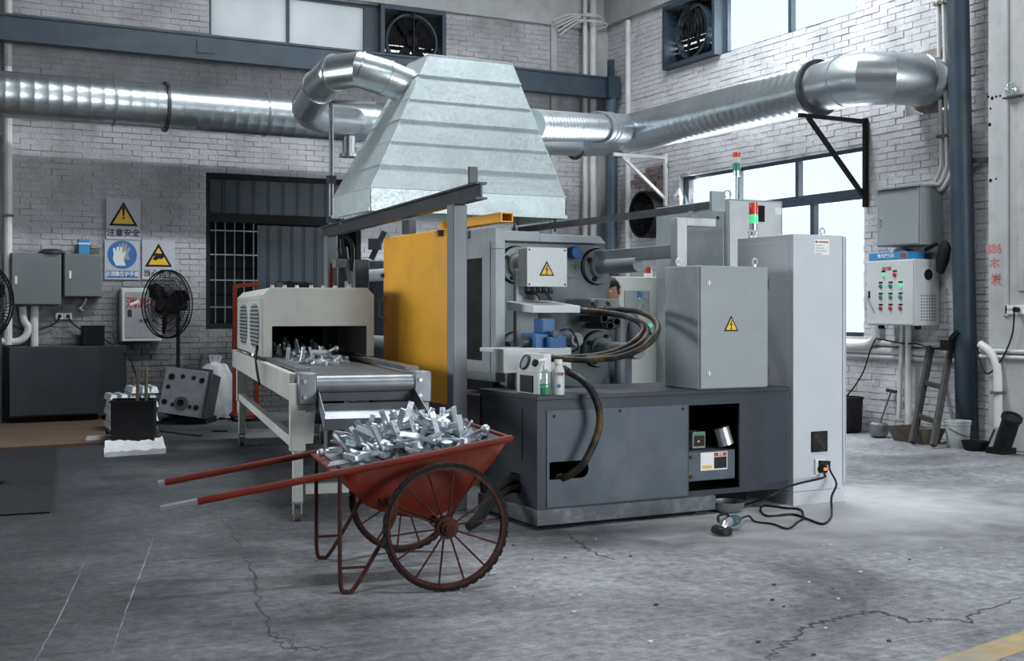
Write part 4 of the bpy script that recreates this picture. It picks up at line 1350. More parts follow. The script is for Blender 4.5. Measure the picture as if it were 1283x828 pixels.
sc = AT(163, 500, 14.0)
sc.z = 0
for lay in range(6):
    for k in range(5):
        if lay == 5 and k < 2: continue
        dx = (k - 2) * .108 + (.02 if lay % 2 else 0)
        put_ingot((sc.x + dx, sc.y, .05 + lay * .081 + .001), PI / 2 + (0.02 if k % 2 else -.02), 'aluminium ingot in the stack behind the black bin', 'stacked aluminium ingots')
t = T('ingot_skid', 'low dark wooden skid under the stack of aluminium ingots', 'pallet', (sc.x, sc.y, 0))
for k in (-1, 0, 1):
    P(t, 'board', MB().box(sc.x - .28, sc.x + .28, sc.y + k * .2 - .05, sc.y + k * .2 + .05, 0, .048), M['tray'])
bc = AT(168, 530, 12.8)
bc.z = 0
t = T('black_bin', 'square black open-top bin in front of the aluminium ingots', 'bin', bc, -.25)
w, h = .21, .44
mb = MB()
for sx in (-1, 1):
    mb.box(sx * w - .008, sx * w + .008, -w, w, .0, h)
    P(t, 'side_panel', MB().box(sx * w - .008, sx * w + .008, -w, w, 0.012, h), M['black'], local=True)
    P(t, 'side_panel', MB().box(-w - .008, w + .008, sx * w - .008, sx * w + .008, 0.012, h), M['black'], local=True)
P(t, 'bottom_panel', MB().box(-w, w, -w, w, 0, .012), M['black'], local=True)
P(t, 'rim', MB().box(-w - .02, w + .02, -w - .02, -w + .01, h, h + .02).box(-w - .02, w + .02, w - .01, w + .02, h, h + .02).box(-w - .02, -w + .01, -w, w, h, h + .02).box(w - .01, w + .02, -w, w, h, h + .02), M['black'], local=True)
for k, (dx, hh) in enumerate(((.04, .75), (.13, .78))):
    p0 = Vector((bc.x + dx, bc.y + .05, .03))
    ONE('wooden_rod', ['darker brown rod standing in the black bin', 'paler brown rod standing in the black bin'][k], 'rod', MB().cyl(p0, p0 + Vector((.01, .02, hh)), .018, n=10), M['wood_rust' if k == 0 else 'tray'])
sl = [FL(131, 573), FL(207, 568), FL(204, 553), FL(131, 558)]
mb = MB()
nx, ny = 14, 4
top, r5 = [], random.Random(9)
for j in range(ny + 1):
    for i in range(nx + 1):
        p = sl[0].lerp(sl[1], i / nx).lerp(sl[3].lerp(sl[2], i / nx), j / ny)
        e = i in (0, nx) or j in (0, ny)
        top.append(p + Vector((r5.uniform(-.008, .008), r5.uniform(-.008, .008), .03 + r5.uniform(-.012, .014) + (0.02 if e else 0))))
vs = top + [Vector((p.x, p.y, .001)) for p in top]
fs = []
W_ = nx + 1
for j in range(ny):
    for i in range(nx):
        fs += [(j * W_ + i, j * W_ + i + 1, (j + 1) * W_ + i + 1, (j + 1) * W_ + i)]
o_ = len(top)
edge = [i for i in range(nx + 1)] + [j * W_ + nx for j in range(1, ny + 1)] + [ny * W_ + i for i in range(nx - 1, -1, -1)] + [j * W_ for j in range(ny - 1, 0, -1)]
for a, b in zip(edge, edge[1:] + edge[:1]):
    fs.append((a, o_ + a, o_ + b, b))
fs.append(tuple(o_ + i for i in edge))
mb.add(vs, fs)
ONE('aluminium_slab', 'bright ragged aluminium slab lying on the floor before the black bin', 'slab', mb, M['ingot'], smooth=20)
put_ingot(Vector((FL(140, 553).x, FL(140, 553).y, .001)), .1, 'single aluminium ingot half under the left side of the black bin', None)

# tilted die block with bolt holes, white sack, rods
d0 = AT(238, 498, 15.0)
t = T('die_block', 'tilted grey steel die block with bolt holes near the conveyor', 'die block', (d0.x, d0.y, 0), -.55)
RX = Matrix.Rotation(-.2, 4, 'X') @ Matrix.Rotation(.13, 4, 'Y')
hb = .29
mm = Matrix.Translation((0, 0, .36)) @ RX
P(t, 'face_plate', MB().box(-.29, .24, -.2, -.12, -hb, hb, mm), M['steel'], .006, local=True)
P(t, 'rear_plate', MB().box(-.25, .28, -.12, .22, -hb, hb, mm), M['dark_steel'], .006, local=True)
for x, z, r in ((-.2, .17, .035), (-.06, .19, .022), (.08, .19, .022), (.19, .17, .03), (-.22, .04, .022), (-.23, -.15, .03), (.18, -.17, .03), (-.12, -.17, .02), (.1, -.17, .02)):
    P(t, 'bolt_hole', MB().cyl(mm @ Vector((x, -.203, z)), mm @ Vector((x, -.19, z)), r, n=12), M['dark'], local=True)
    P(t, 'hole_rim', MB().ring(mm @ FR((x, -.2, z), (0, -1, 0)), r + .01, r, .004, 14), M['dark_steel'], local=True)
P(t, 'sprue_ring', MB().ring(mm @ FR((-.02, -.2, -.14), (0, -1, 0)), .085, .045, .02, 20), M['dark_steel'], local=True)
P(t, 'sprue_bore', MB().cyl(mm @ Vector((-.02, -.203, -.14)), mm @ Vector((-.02, -.19, -.14)), .05), M['dark'], local=True)
P(t, 'lifting_bar', MB().box(-.14, .24, -.05, .0, hb, hb + .05, mm).box(.05, .08, -.05, -.02, hb + .05, hb + .22, mm), M['dark_steel'], local=True)
P(t, 'support_foot', MB().box(-.3, .26, -.16, .26, 0, .075), M['dark'], .004, local=True)
s0 = AT(262, 470, 15.6)
mb = MB().lathe([(.001, 0), (.24, .01), (.3, .12), (.29, .35), (.24, .55), (.13, .68), (.05, .72), (.07, .8), (.001, .82)], Matrix.Translation((s0.x + .08, s0.y, 0)) @ Matrix.Diagonal((1, .75, 1, 1)), 18)
r6 = random.Random(4)
mb.v = [p + Vector((r6.uniform(-.03, .03), r6.uniform(-.03, .03), r6.uniform(0, .03))) for p in mb.v]
ONE('white_sack', 'crumpled white woven sack standing behind the die block', 'sack', mb, M['sack'], smooth=25)
for (a, b, lb) in (((202, 541), (252, 547), 'longer dark steel rod lying on the floor before the die block'), ((266, 541), (285, 541), 'short dark steel rod on the floor by the conveyor leg')):
    p, q = FL(*a), FL(*b)
    ONE('steel_rod', lb, 'rod', MB().cyl(p + Vector((0, 0, .019)), q + Vector((0, 0, .019)), .018, n=10), M['dark_steel'])
# red trolley handle behind the conveyor
hx = AT(294, 385, 15.4)
t = T('red_trolley', 'red steel push frame standing behind the conveyor before the barred window', 'trolley', (hx.x, hx.y, 0))
P(t, 'upright', MB().bar((hx.x, hx.y, .08), (hx.x, hx.y, 1.72), .05, .05), M['red'])
P(t, 'upright', MB().bar((hx.x + .3, hx.y + .05, .08), (hx.x + .3, hx.y + .05, 1.75), .05, .05), M['red'])
P(t, 'crossbar', MB().bar((hx.x - .025, hx.y, 1.72), (hx.x + .32, hx.y + .05, 1.76), .05, .05), M['red'])
P(t, 'crossbar', MB().bar((hx.x, hx.y, 1.32), (hx.x + .3, hx.y + .05, 1.32), .06, .04), M['red'])
P(t, 'base_plate', MB().box(hx.x - .05, hx.x + .36, hx.y - .3, hx.y + .1, .05, .08), M['red'])
for k in (0, .3):
    P(t, 'wheel', MB().cyl((hx.x + k - .02, hx.y + .1, .05), (hx.x + k + .02, hx.y + .1, .05), .05), M['rubber'])

# ================================================================ the conveyor with its cooling tunnel
CW, CL = .94, 5.3
corg = FL(364, 655)
CRZ = -math.radians(10.3)
t = T('cooling_conveyor', 'cream conveyor with a cooling tunnel and steel belt beside the yellow guard', 'conveyor', (corg.x, corg.y, 0), CRZ)
c = t


def cp(par, name, mb, m, bev=0.0, **k):
    return P(par, name, mb, M[m], bev, local=True, **k)


zt, zbm = .985, .80
# side beams with end plates
cp(c, 'side_beam', MB().box(0, .05, .1, CL, zbm, zt), 'cream', .006)
cp(c, 'side_beam', MB().box(CW - .05, CW, .1, CL, zbm, zt), 'cream', .006)
for x0, x1 in ((.05, .17), (CW - .11, CW + .012)):
    e = cp(c, 'end_plate', MB().box(x0, x1, -.03, .22, zbm - .02, zt + .005), 'steel', .01)
    for z in (zt - .05, zbm + .03):
        cp(e, 'bolt', MB().cyl(((x0 + x1) / 2 - .02, -.045, z), ((x0 + x1) / 2 - .02, -.03, z), .014, n=6), 'bright_steel')
for x in (.11, CW - .07):
    cp(c, 'rail_cap', MB().box(x - .05, x + .05, .22, CL - .1, zt, zt + .03), 'belt', .004)
cp(c, 'belt', MB().box(.17, CW - .12, .03, CL - .05, zt - .05, zt - .015), 'belt', .015)
cp(c, 'front_roller', MB().cyl((.17, .035, zt - .075), (CW - .11, .035, zt - .075), .06, n=24), 'steel')
cp(c, 'scraper', MB().box(.18, CW - .12, .0, .012, zbm + .0, zt - .13), 'dark_steel')
cp(c, 'under_pan', MB().box(.06, CW - .06, .3, CL - .1, zbm - .02, zbm), 'dark_steel')
cp(c, 'tail_roller', MB().cyl((.06, CL - .03, zt - .07), (CW - .06, CL - .03, zt - .07), .06, n=20), 'steel')
# chute
zq = zbm - .02
for nm, mb in (('chute_plate', MB().hexa([(.19, -.02, zq), (CW - .12, -.02, zq), (CW - .1, -.34, zq - .14), (.17, -.34, zq - .14)], [(.19, -.018, zq + .006), (CW - .12, -.018, zq + .006), (CW - .1, -.338, zq - .134), (.17, -.338, zq - .134)])),
               ('chute_lip', MB().hexa([(.17, -.34, zq - .14), (CW - .1, -.34, zq - .14), (CW - .1, -.345, zq - .14), (.17, -.345, zq - .14)], [(.17, -.38, zq - .065), (CW - .1, -.38, zq - .065), (CW - .1, -.385, zq - .065), (.17, -.385, zq - .065)]))):
    cp(c, nm, mb, 'steel', smooth=0)
for x, dx in ((.18, -.01), (CW - .11, .01)):
    cp(c, 'chute_side', MB().hexa([(x, -.01, zq), (x + .004, -.01, zq), (x + dx + .004, -.34, zq - .14), (x + dx, -.34, zq - .14)], [(x, -.01, zq + .1), (x + .004, -.01, zq + .1), (x + dx + .004, -.38, zq - .03), (x + dx, -.38, zq - .03)]), 'steel', smooth=0)
# legs, rails, casters
for y, nm in ((.0, 'front'), (CL - .65, 'rear')):
    for x in (0, CW - .1):
        cp(c, 'leg', MB().box(x, x + .1, y, y + .1, .47, zbm + (.12 if nm == 'front' else 0)).box(x + .02, x + .085, y + .015, y + .085, .13, .47), 'cream', .005)
        k = cp(c, 'caster', MB().box(x + .015, x + .085, y + .02, y + .08, .118, .13), 'steel')
        cp(k, 'fork', MB().box(x + .02, x + .027, y + .03, y + .08, .05, .118).box(x + .073, x + .08, y + .03, y + .08, .05, .118), 'bright_steel')
        cp(k, 'wheel', MB().cyl((x + .03, y + .06, .048), (x + .07, y + .06, .048), .048, n=18), 'tray')
    cp(c, 'cross_rail', MB().box(.1, CW - .1, y + .02, y + .08, .18, .25), 'cream', .004)
cp(c, 'outer_leg', MB().hexa([(.1, .01, .52), (.15, .01, .52), (.15, .09, .52), (.1, .09, .52)], [(.1, .01, zbm), (.17, .01, zbm), (.17, .09, zbm), (.1, .09, zbm)]), 'cream')
for x in (.02, CW - .08):
    cp(c, 'side_rail', MB().box(x, x + .06, .1, CL - .65, .48, .55), 'cream', .004)
cp(c, 'motor', MB().cyl((.25, 1.7, .6), (.62, 1.7, .6), .11, n=20).box(.3, .56, 1.6, 1.8, .69, .78), 'dark_steel')
# tunnel
T0, T1, TZ = 2.22, 5.0, 1.6
tn = cp(c, 'tunnel', MB().prism([(0.03, TZ - .06), (.09, TZ), (CW - .03, TZ), (CW + .03, TZ - .06), (CW + .03, TZ - .1), (.03, TZ - .1)], Matrix(((1, 0, 0, 0), (0, 0, -1, T1), (0, 1, 0, 0), (0, 0, 0, 1))), T1 - T0), 'cream', .006)
cp(c, 'tunnel_front', MB().prism([(.03, zt + .03), (.105, zt + .03), (.105, 1.275), (CW - .035, 1.275), (CW - .035, zt + .03), (CW + .03, zt + .03), (CW + .03, TZ - .06), (CW - .03, TZ), (.09, TZ), (.03, TZ - .06)], Matrix(((1, 0, 0, 0), (0, 0, -1, T0 + .002), (0, 1, 0, 0), (0, 0, 0, 1))), .03), 'cream', .003)
cp(c, 'rear_dark_sheet', MB().box(.36, CW - .01, T1 - .05, T1 - .035, zt + .0, 1.28), 'dark')  # dark sheet added so the inside of the tunnel reads black
cp(c, 'tunnel_rear', MB().box(.03, .10, T1 - .03, T1, zt + .03, TZ - .1).box(CW - .03, CW + .03, T1 - .03, T1, zt + .03, TZ - .1).box(.10, CW - .03, T1 - .03, T1, 1.275, TZ - .1), 'cream', .004)
cp(c, 'tunnel_side', MB().box(.03, .045, T0 + .03, T1 - .03, zt + .03, TZ - .1), 'cream')
cp(c, 'tunnel_side', MB().box(CW + .015, CW + .03, T0 + .03, T1 - .03, zt + .03, TZ - .1), 'cream')
for yc in (2.95, 4.15):
    g = cp(c, 'vent_grille', MB().prism([(.42 * math.copysign(abs(math.cos(a)) ** .7, math.cos(a)), .2 * math.copysign(abs(math.sin(a)) ** .7, math.sin(a))) for a in [2 * PI * k / 28 for k in range(28)]], FR((.03, yc, 1.27), (-1, 0, 0)), .006), 'box_grey')
    for k in range(11):
        zz = 1.27 - .17 + k * .034
        ww = .40 * (1 - abs((zz - 1.27) / .21) ** 3) ** .5
        cp(g, 'slot', MB().box(.018, .026, yc - ww, yc + ww, zz - .007, zz + .007), 'dark_steel')
for k in range(7):
    x = .12 + k * .11
    cp(c, 'top_bolt', MB().cyl((x, T0 + .1 + .05 * (k % 3), TZ), (x, T0 + .1 + .05 * (k % 3), TZ + .025), .016, n=8), 'bright_steel')
cp(c, 'edge_cable', MB().tube([(.02, 2.6, 1.1), (.0, 2.5, 1.0), (-.008, 2.3, .9), (-.008, 2.1, .8)], .012, 6, 4), 'cable')
fan_c = Vector((.38, 3.0, TZ + .07))
mF = Matrix.Translation(corg * Vector((1, 1, 0))) @ Matrix.Rotation(CRZ, 4, 'Z')
t = T('cooling_fan', 'small flat black cooling fan lying on top of the conveyor tunnel', 'fan', mF @ Vector((.38, 3.0, TZ)))
P(t, 'fan_ring', MB().ring(Matrix.Translation(mF @ Vector((.38, 3.0, TZ + .001))), .17, .15, .06, 24), M['black'])
for k in range(5):
    P(t, 'blade', MB().prism([(.02, -.03), (.14, -.045), (.14, .045), (.02, .03)], Matrix.Translation(mF @ Vector((.38, 3.0, TZ + .055))) @ Matrix.Rotation(k * 2 * PI / 5, 4, 'Z') @ Matrix.Rotation(.35, 4, 'X'), .004), M['black'])


# cast levers: four shapes, then copies
def lever(kind):
    mb = MB()
    if kind == 0:      # boss with three flat arms
        mb.cyl((0, 0, 0), (0, 0, .022), .03, n=14)
        mb.cyl((0, 0, .022), (0, 0, .03), .018, n=12)
        for a, L in ((0, .14), (2.2, .10), (-2.2, .10)):
            d = Vector((math.cos(a), math.sin(a), 0))
            mb.bar(d * .02 + Vector((0, 0, .009)), d * L + Vector((0, 0, .012)), .024, .009)
            mb.bar(d * .03 + Vector((0, 0, .017)), d * (L - .01) + Vector((0, 0, .019)), .007, .012)
    elif kind == 1:    # triangular loop handle
        mb.bar((0, 0, .008), (.13, .055, .010), .013, .016)
        mb.bar((0, 0, .008), (.13, -.045, .010), .013, .016)
        mb.bar((.13, .06, .010), (.13, -.05, .010), .013, .018)
        mb.bar((-.08, 0, .008), (.01, 0, .008), .028, .010)
        mb.cyl((-.08, 0, -.002), (-.08, 0, .022), .026, n=14)
    elif kind == 2:    # U bracket
        mb.bar((0, -.05, .008), (0, .05, .008), .026, .008)
        mb.bar((0, -.05, .004), (.03, -.055, .10), .022, .009)
        mb.bar((0, .05, .004), (.03, .055, .10), .022, .009)
        mb.bar((-.005, 0, .008), (-.13, 0, .012), .022, .010)
        mb.cyl((-.13, 0, .0), (-.13, 0, .022), .020, n=10)
    else:              # T bar with rounded knob
        mb.bar((-.10, 0, .008), (.10, .01, .008), .026, .010)
        mb.bar((-.09, 0, .016), (.09, .01, .016), .007, .012)
        mb.bar((0, 0, .010), (.02, .12, .022), .018, .012)
        mb.ball((.02, .128, .022), .018, n=10, k=6)
        mb.bar((-.10, -.02, .010), (-.10, .03, .035), .016, .010)
    mb.v = [p * 1.32 for p in mb.v]
    return mb


lever_me = [mesh_of('cast_lever', lever(k), M['cast'], 30) for k in range(4)]


LV = ('forked', 'loop-handled', 'U-shaped', 'T-shaped')


def put_lever(p, rot, k, label, group):
    label = label.replace('aluminium lever', LV[k % 4] + ' aluminium lever')
    o = bpy.data.objects.new('cast_lever', lever_me[k % 4])
    o.location = p
    o.rotation_euler = rot
    COL.objects.link(o)
    tag(o, label, 'casting', group)


r8 = random.Random(21)
k = 0
for i in range(16):
    for j in range(3):
        if i < 2 and j != 1: continue
        y = 1.55 + i * .17 + r8.uniform(-.06, .06)
        x = .26 + j * .17 + r8.uniform(-.05, .05)
        if y < 1.75 and x < .3: continue
        put_lever(mF @ Vector((x, y, zt - .012)), (r8.uniform(-.1, .1), r8.uniform(-.1, .1), r8.uniform(0, 6.28)), k, 'cast aluminium lever riding on the conveyor belt', 'cast levers on the conveyor belt')
        k += 1
for i in range(14):
    put_lever(mF @ Vector((.28 + r8.random() * .36, 1.8 + r8.random() * 1.8, zt + .03)), (r8.uniform(-.3, .3), r8.uniform(-.3, .3), r8.uniform(0, 6.28)), i, 'cast aluminium lever riding on the conveyor belt', 'cast levers on the conveyor belt')

# ================================================================ the wheelbarrow
AX = Vector((CY * -.48 + SY * 6.485, -SY * -.48 + CY * 6.485, 0))
BRZ = -math.radians(10.6)
t = T('wheelbarrow', 'red two-wheeled handcart with spoked wheels heaped with castings', 'wheelbarrow', AX, BRZ)
c = t
AZ, WR, TR = .322, .322, .52


def rim_z(x):
    return .742 + (x - .35) * (.742 - .468) / 1.70


# tub: loft from bottom ring to rim ring, wall 4 mm
prof = [(-.50, None), (-.45, .50), (-.36, .415), (-.24, .36), (-.10, .335), (.03, .345), (.10, .39), (.20, .51), (.29, .635), (.35, None)]
pr_ = [(x, rim_z(x) if z is None else z) for x, z in prof]
nP = len(pr_)


def half_w(f):
    return .27 + .15 * f


def tub_pt(x, z, side, inset=0.0):
    zr = rim_z(x)
    zb = .335
    f = max(0, min(1, (z - zb) / (zr - zb)))
    return Vector((x, side * (half_w(f) - inset), z))


def tub_mesh(inset):
    vs, fs = [], []
    for x, z in pr_:
        vs.append(tub_pt(x, z, -1, inset) + Vector((0, 0, inset)))
        vs.append(tub_pt(x, z, 1, inset) + Vector((0, 0, inset)))
    for i in range(nP - 1):
        fs.append((2 * i, 2 * i + 1, 2 * i + 3, 2 * i + 2))
    # side walls: fan from rim line
    for sd, o in ((-1, 0), (1, 1)):
        m = []
        for i, (x, z) in enumerate(pr_):
            xr = -.50 + (.85) * i / (nP - 1)
            p = tub_pt(xr, rim_z(xr), sd, inset)
            vs.append(p)
            m.append(len(vs) - 1)
        for i in range(nP - 1):
            fs.append((2 * i + o, 2 * i + 2 + o, m[i + 1], m[i]) if sd < 0 else (2 * i + o, m[i], m[i + 1], 2 * i + 2 + o))
    return MB().add(vs, fs)


tb = cp(c, 'tub', tub_mesh(0), 'red', smooth=50)
tb.modifiers.new('wall', 'SOLIDIFY').thickness = 0.004
cp(c, 'tub_lining', tub_mesh(.008), 'tub_in', smooth=50)
HW = .435
r_ = MB()
a0 = Vector((.36, -HW, rim_z(.36) + .0)); a1 = Vector((.36, HW, rim_z(.36)))
cp(c, 'front_rim', MB().bar(a0 + Vector((0, -.015, 0)), a1 + Vector((0, .015, 0)), .03, .024), 'red', .006)
cp(c, 'rear_crossbar', MB().bar((-.52, -HW, rim_z(-.52) - .005), (-.52, HW, rim_z(-.52) - .005), .07, .012), 'red', .003)
for sd in (-1, 1):
    e_, w_ = (-1.2, -1.37) if sd < 0 else (-1.34, -1.375)
    hd = cp(c, 'handle', MB().cyl((.37, sd * HW, rim_z(.37)), (e_, sd * HW, rim_z(e_)), .0185, n=14), 'red')
    cp(hd, 'worn_tip', MB().cyl((e_, sd * HW, rim_z(e_)), (w_, sd * HW, rim_z(w_)), .0175, n=14), 'bright_steel', label='bare metal handle end')
    lx_ = -.52
    cp(c, 'leg', MB().tube([(lx_, sd * HW, rim_z(lx_)), (lx_ - .0, sd * HW, .25), (lx_ + .005, sd * HW, .04), (lx_ + .035, sd * HW, .011), (lx_ + .075, sd * HW, .03), (lx_ + .18, sd * HW, .2), (lx_ + .27, sd * HW, .36), (lx_ + .3, sd * (HW - .06), .46)], .011, 8, 4), 'rust')
    cp(c, 'leg_tie', MB().cyl((lx_, sd * HW, .13), (lx_ + .125, sd * HW, .13), .008, n=6), 'rust')
    w_ = cp(c, 'wheel', MB().cyl((0, sd * TR - .05, AZ), (0, sd * TR + .05, AZ), .035, n=16).cyl((0, sd * TR - .035, AZ), (0, sd * TR - .02, AZ), .055, n=16).cyl((0, sd * TR + .02, AZ), (0, sd * TR + .035, AZ), .055, n=16).cyl((0, sd * TR - .065, AZ), (0, sd * TR + .065, AZ), .018, n=8), 'rust')
    wm = FR((0, sd * TR, AZ), (0, -1, 0))
    cp(w_, 'rim', MB().ring(wm @ Matrix.Translation((0, 0, -.017)), .302, .286, .034, 48), 'rust')
    tyre = MB().torus(wm, .308, .0135, 56, 10)
    for q in range(40):
        a = 2 * PI * q / 40
        mm_ = wm @ Matrix.Rotation(a, 4, 'Z')
        tyre.box(.312, .322, -.016, .016, -.0135, .0135, mm_)
    cp(w_, 'tyre', tyre, 'rubber')
    for q in range(14):
        a = 2 * PI * q / 14 + .1
        z_ = .026 * (1 if q % 2 else -1)
        cp(w_, 'spoke', MB().cyl(wm @ Vector((.03 * math.cos(a), .03 * math.sin(a), z_)), wm @ Vector((.29 * math.cos(a), .29 * math.sin(a), z_ * .3)), .0052, n=6), 'rust')
cp(c, 'axle', MB().cyl((0, -TR, AZ), (0, TR, AZ), .014, n=10), 'rust')
for sd in (-1, 1):
    cp(c, 'axle_strut', MB().bar((0, sd * .25, AZ), (-.12, sd * .26, .36), .03, .008).bar((0, sd * .25, AZ), (.06, sd * .27, .37), .03, .008), 'rust')
    cp(c, 'stay', MB().cyl((-.3, sd * .33, .44), (.0, sd * .4, AZ + .0), .008, n=6), 'rust')

mB = Matrix.Translation(AX) @ Matrix.Rotation(BRZ, 4, 'Z')
k = 0
for lay in range(4):
    nx_, ny_ = ((6, 4), (7, 4), (8, 5), (6, 3))[lay]
    for i in range(nx_):
        for j in range(ny_):
            fx, fy = (i + .5) / nx_ * 2 - 1, (j + .5) / ny_ * 2 - 1
            x0, x1, hy = ((-.34, .12, .17), (-.38, .17, .24), (-.40, .2, .27), (-.26, .12, .17))[lay]
            x = (x0 + x1) / 2 + fx * (x1 - x0) / 2 + r8.uniform(-.02, .02)
            y = fy * hy + r8.uniform(-.03, .03)
            gx = (x + .1) / .38
            z = rim_z(x) - (.085, .04, .005, -.02)[lay] + .075 * max(0, 1 - gx * gx) * max(0, 1 - (y / .36) ** 2) - .02 + r8.uniform(-.01, .012)
            tl = (.2, .3, .4, .45)[lay]
            put_lever(mB @ Vector((x, y, z)), (r8.uniform(-tl, tl), r8.uniform(-tl, tl), r8.uniform(0, 6.28)), k, 'bright cast aluminium lever heaped in the red handcart', 'cast levers heaped in the handcart')
            k += 1
pc = FL(617, 720)
ONE('metal_scrap', 'small bright metal scrap dropped on the floor right of the cart wheel', 'scrap', MB().bar((pc.x - .02, pc.y, .012), (pc.x + .02, pc.y + .01, .014), .022, .016).bar((pc.x + .012, pc.y, .018), (pc.x + .02, pc.y + .01, .03), .014, .014), M['cast'])

# ================================================================ the die casting machine
BX0, BX1, BY0, BY1, BZ = 3.68, 5.74, 6.72, 7.55, .86
t = T('machine_base', 'dark blue-grey steel base tank of the casting machine with a big front panel', 'machine base', ((BX0 + BX1) / 2, (BY0 + BY1) / 2, 0))
hole_r = (4.865, 5.30, .165, .755)
sx0, sx1, sz0, sz1 = 3.765, 4.06, .315, .43
P(t, 'front_frame', MB().slab('y', BY0, BY0 + .02, BX0, BX1, .13, BZ - .03, [hole_r, (sx0, sx1, sz0, sz1)]), M['base'])
fp = MB().slab('y', BY0 - .008, BY0, 3.747, 4.850, .14, .760, [(sx0, sx1, sz0, sz1)])
R = (sz1 - sz0) / 2
for sg in (1, -1):            # rounded end of the slot
    zc_ = (sz0 + sz1) / 2
    arc = [(sx1 - R + R * math.cos(a), zc_ + sg * R * math.sin(a)) for a in [PI / 2 * k / 6 for k in range(7)]]
    fp.prism([(sx1, zc_ + sg * R)] + arc, Matrix(((1, 0, 0, 0), (0, 0, -1, BY0), (0, 1, 0, 0), (0, 0, 0, 1))), .008)
f = P(t, 'front_panel', fp, M['base_panel'], smooth=0)
for x, z in ((3.80, .725), (4.81, .735), (4.3, .74)):
    P(f, 'screw', MB().cyl((x, BY0 - .008, z), (x, BY0 - .013, z), .01, n=8), M['ink'])
P(t, 'left_wall', MB().slab('x', BX0, BX0 + .02, BY0 + .02, BY1, .13, BZ - .03, [(6.95, 7.12, .2, .33)]), M['base'])
P(t, 'left_panel', MB().box(BX0 - .006, BX0, 6.92, 7.48, .42, .76), M['base'], .002)
P(t, 'rear_wall', MB().box(BX0, BX1, BY1 - .02, BY1, .13, BZ - .03), M['base'])
P(t, 'right_wall', MB().box(BX1 - .02, BX1, BY0 + .02, BY1, .13, BZ - .03), M['base'])
P(t, 'inner_floor', MB().box(BX0 + .02, BX1 - .02, BY0 + .02, BY1 - .02, .13, .15), M['dark'])
P(t, 'inner_divider', MB().box(4.85, 4.862, BY0 + .02, BY1 - .02, .15, BZ - .03), M['base'])
P(t, 'top_plate', MB().box(BX0 - .012, BX1, BY0 - .014, BY1, BZ - .03, BZ), M['base'], .004)
P(t, 'skirt', MB().box(BX0 - .02, 5.07, BY0 - .03, BY0 + .02, .03, .13).box(BX0 - .02, BX0 + .03, BY0 + .02, BY1, .03, .13), M['skirt'], .004)
P(t, 'sump_foot', MB().box(BX0 + .05, 4.95, BY0 + .04, BY1 - .05, 0, .13).box(4.95, BX1 - .1, BY0 + .35, BY1 - .05, 0, .13), M['dark'])
d = P(t, 'pump_cover', MB().box(4.875, 5.285, BY0 + .03, BY0 + .36, .225, .43), M['base_panel'], .006)
for z in (.26, .395):
    P(d, 'brass_screw', MB().cyl((4.905, BY0 + .03, z), (4.905, BY0 + .015, z), .013, n=10), M['wood_rust'])
st = P(d, 'warning_sticker', MB().box(4.985, 5.215, BY0 + .028, BY0 + .03, .295, .42), M['label_white'])
P(st, 'sticker_field', MB().box(5.10, 5.208, BY0 + .026, BY0 + .028, .305, .385), M['ink'])
P(st, 'sticker_band', MB().box(5.10, 5.208, BY0 + .026, BY0 + .028, .39, .415), M['lens_red'])
P(st, 'sticker_mark', MB().box(5.0, 5.08, BY0 + .026, BY0 + .028, .31, .33), M['sign_yellow'])
TXT(st, 'sticker_lettering', '警告', .022, (5.154, BY0 + .0255, .4025), N, M['label_white'])
g = P(t, 'oil_gauge', MB().box(4.985, 5.095, BY0 + .12, BY0 + .25, .44, .555), M['box_grey'], .004)
P(g, 'gauge_face', MB().box(4.995, 5.085, BY0 + .116, BY0 + .12, .455, .53), M['ink'])
P(g, 'gauge_lamp', MB().cyl((5.03, BY0 + .116, .49), (5.03, BY0 + .11, .49), .007, n=8), M['orange'])
P(g, 'gauge_label', MB().box(4.995, 5.085, BY0 + .116, BY0 + .12, .532, .55), M['lens_green'])
P(t, 'pump_motor', MB().cyl((4.9, BY0 + .3, .5), (4.99, BY0 + .3, .5), .06, n=14), M['dark_steel'])
P(t, 'oil_filter', MB().cyl((5.2, BY0 + .08, .58), (5.23, BY0 + .06, .46), .055, n=18), M['bright_steel'])
for k in range(2):
    ONE('rubber_hose', ['upper', 'lower'][k] + ' grey rubber hose coming out of the left side of the machine base', 'hose',
        MB().tube([(BX0 + .1, 7.03, .29 - .06 * k), (BX0 - .05, 7.02, .285 - .06 * k), (BX0 - .2, 6.97, .22 - .05 * k), (BX0 - .32, 6.9, .1 - .03 * k), (BX0 - .42, 6.86, .035 + .0 * k)], .03, 10, 5), M['rubber'])

# clamping unit: platens, tie bars, bed
PY = 8.70
t = T('die_casting_machine', 'grey-green clamping unit with thick round tie bars behind the base tank', 'machine', (4.9, 10.3, 0))
P(t, 'bed', MB().box(4.15, 5.5, 8.0, 12.9, .05, .74), M['base'], .02)
for nm, y0, y1, z1 in (('front_platen', PY, PY + .3, 1.97), ('moving_platen', 10.45, 10.75, 1.97), ('rear_platen', 12.1, 12.4, 1.95)):
    q = MB()
    cx_, cz_ = 4.95, 1.42
    w_, h_ = .53, .55
    poly = [(-w_ + .1, -.66), (w_ - .1, -.66), (w_, -.53), (w_, -.2), (w_ - .04, -.14), (w_ - .04, .14), (w_, .2), (w_, z1 - cz_ - .12), (w_ - .14, z1 - cz_), (-w_ - .1, z1 - cz_), (-w_ - .2, z1 - cz_ - .1), (-w_ - .2, -.53)]
    q.prism(poly, Matrix(((1, 0, 0, cx_), (0, 0, -1, y1), (0, 1, 0, cz_), (0, 0, 0, 1))), y1 - y0)
    P(t, nm, q, M['platen'] if nm == 'front_platen' else M['base'], .012)
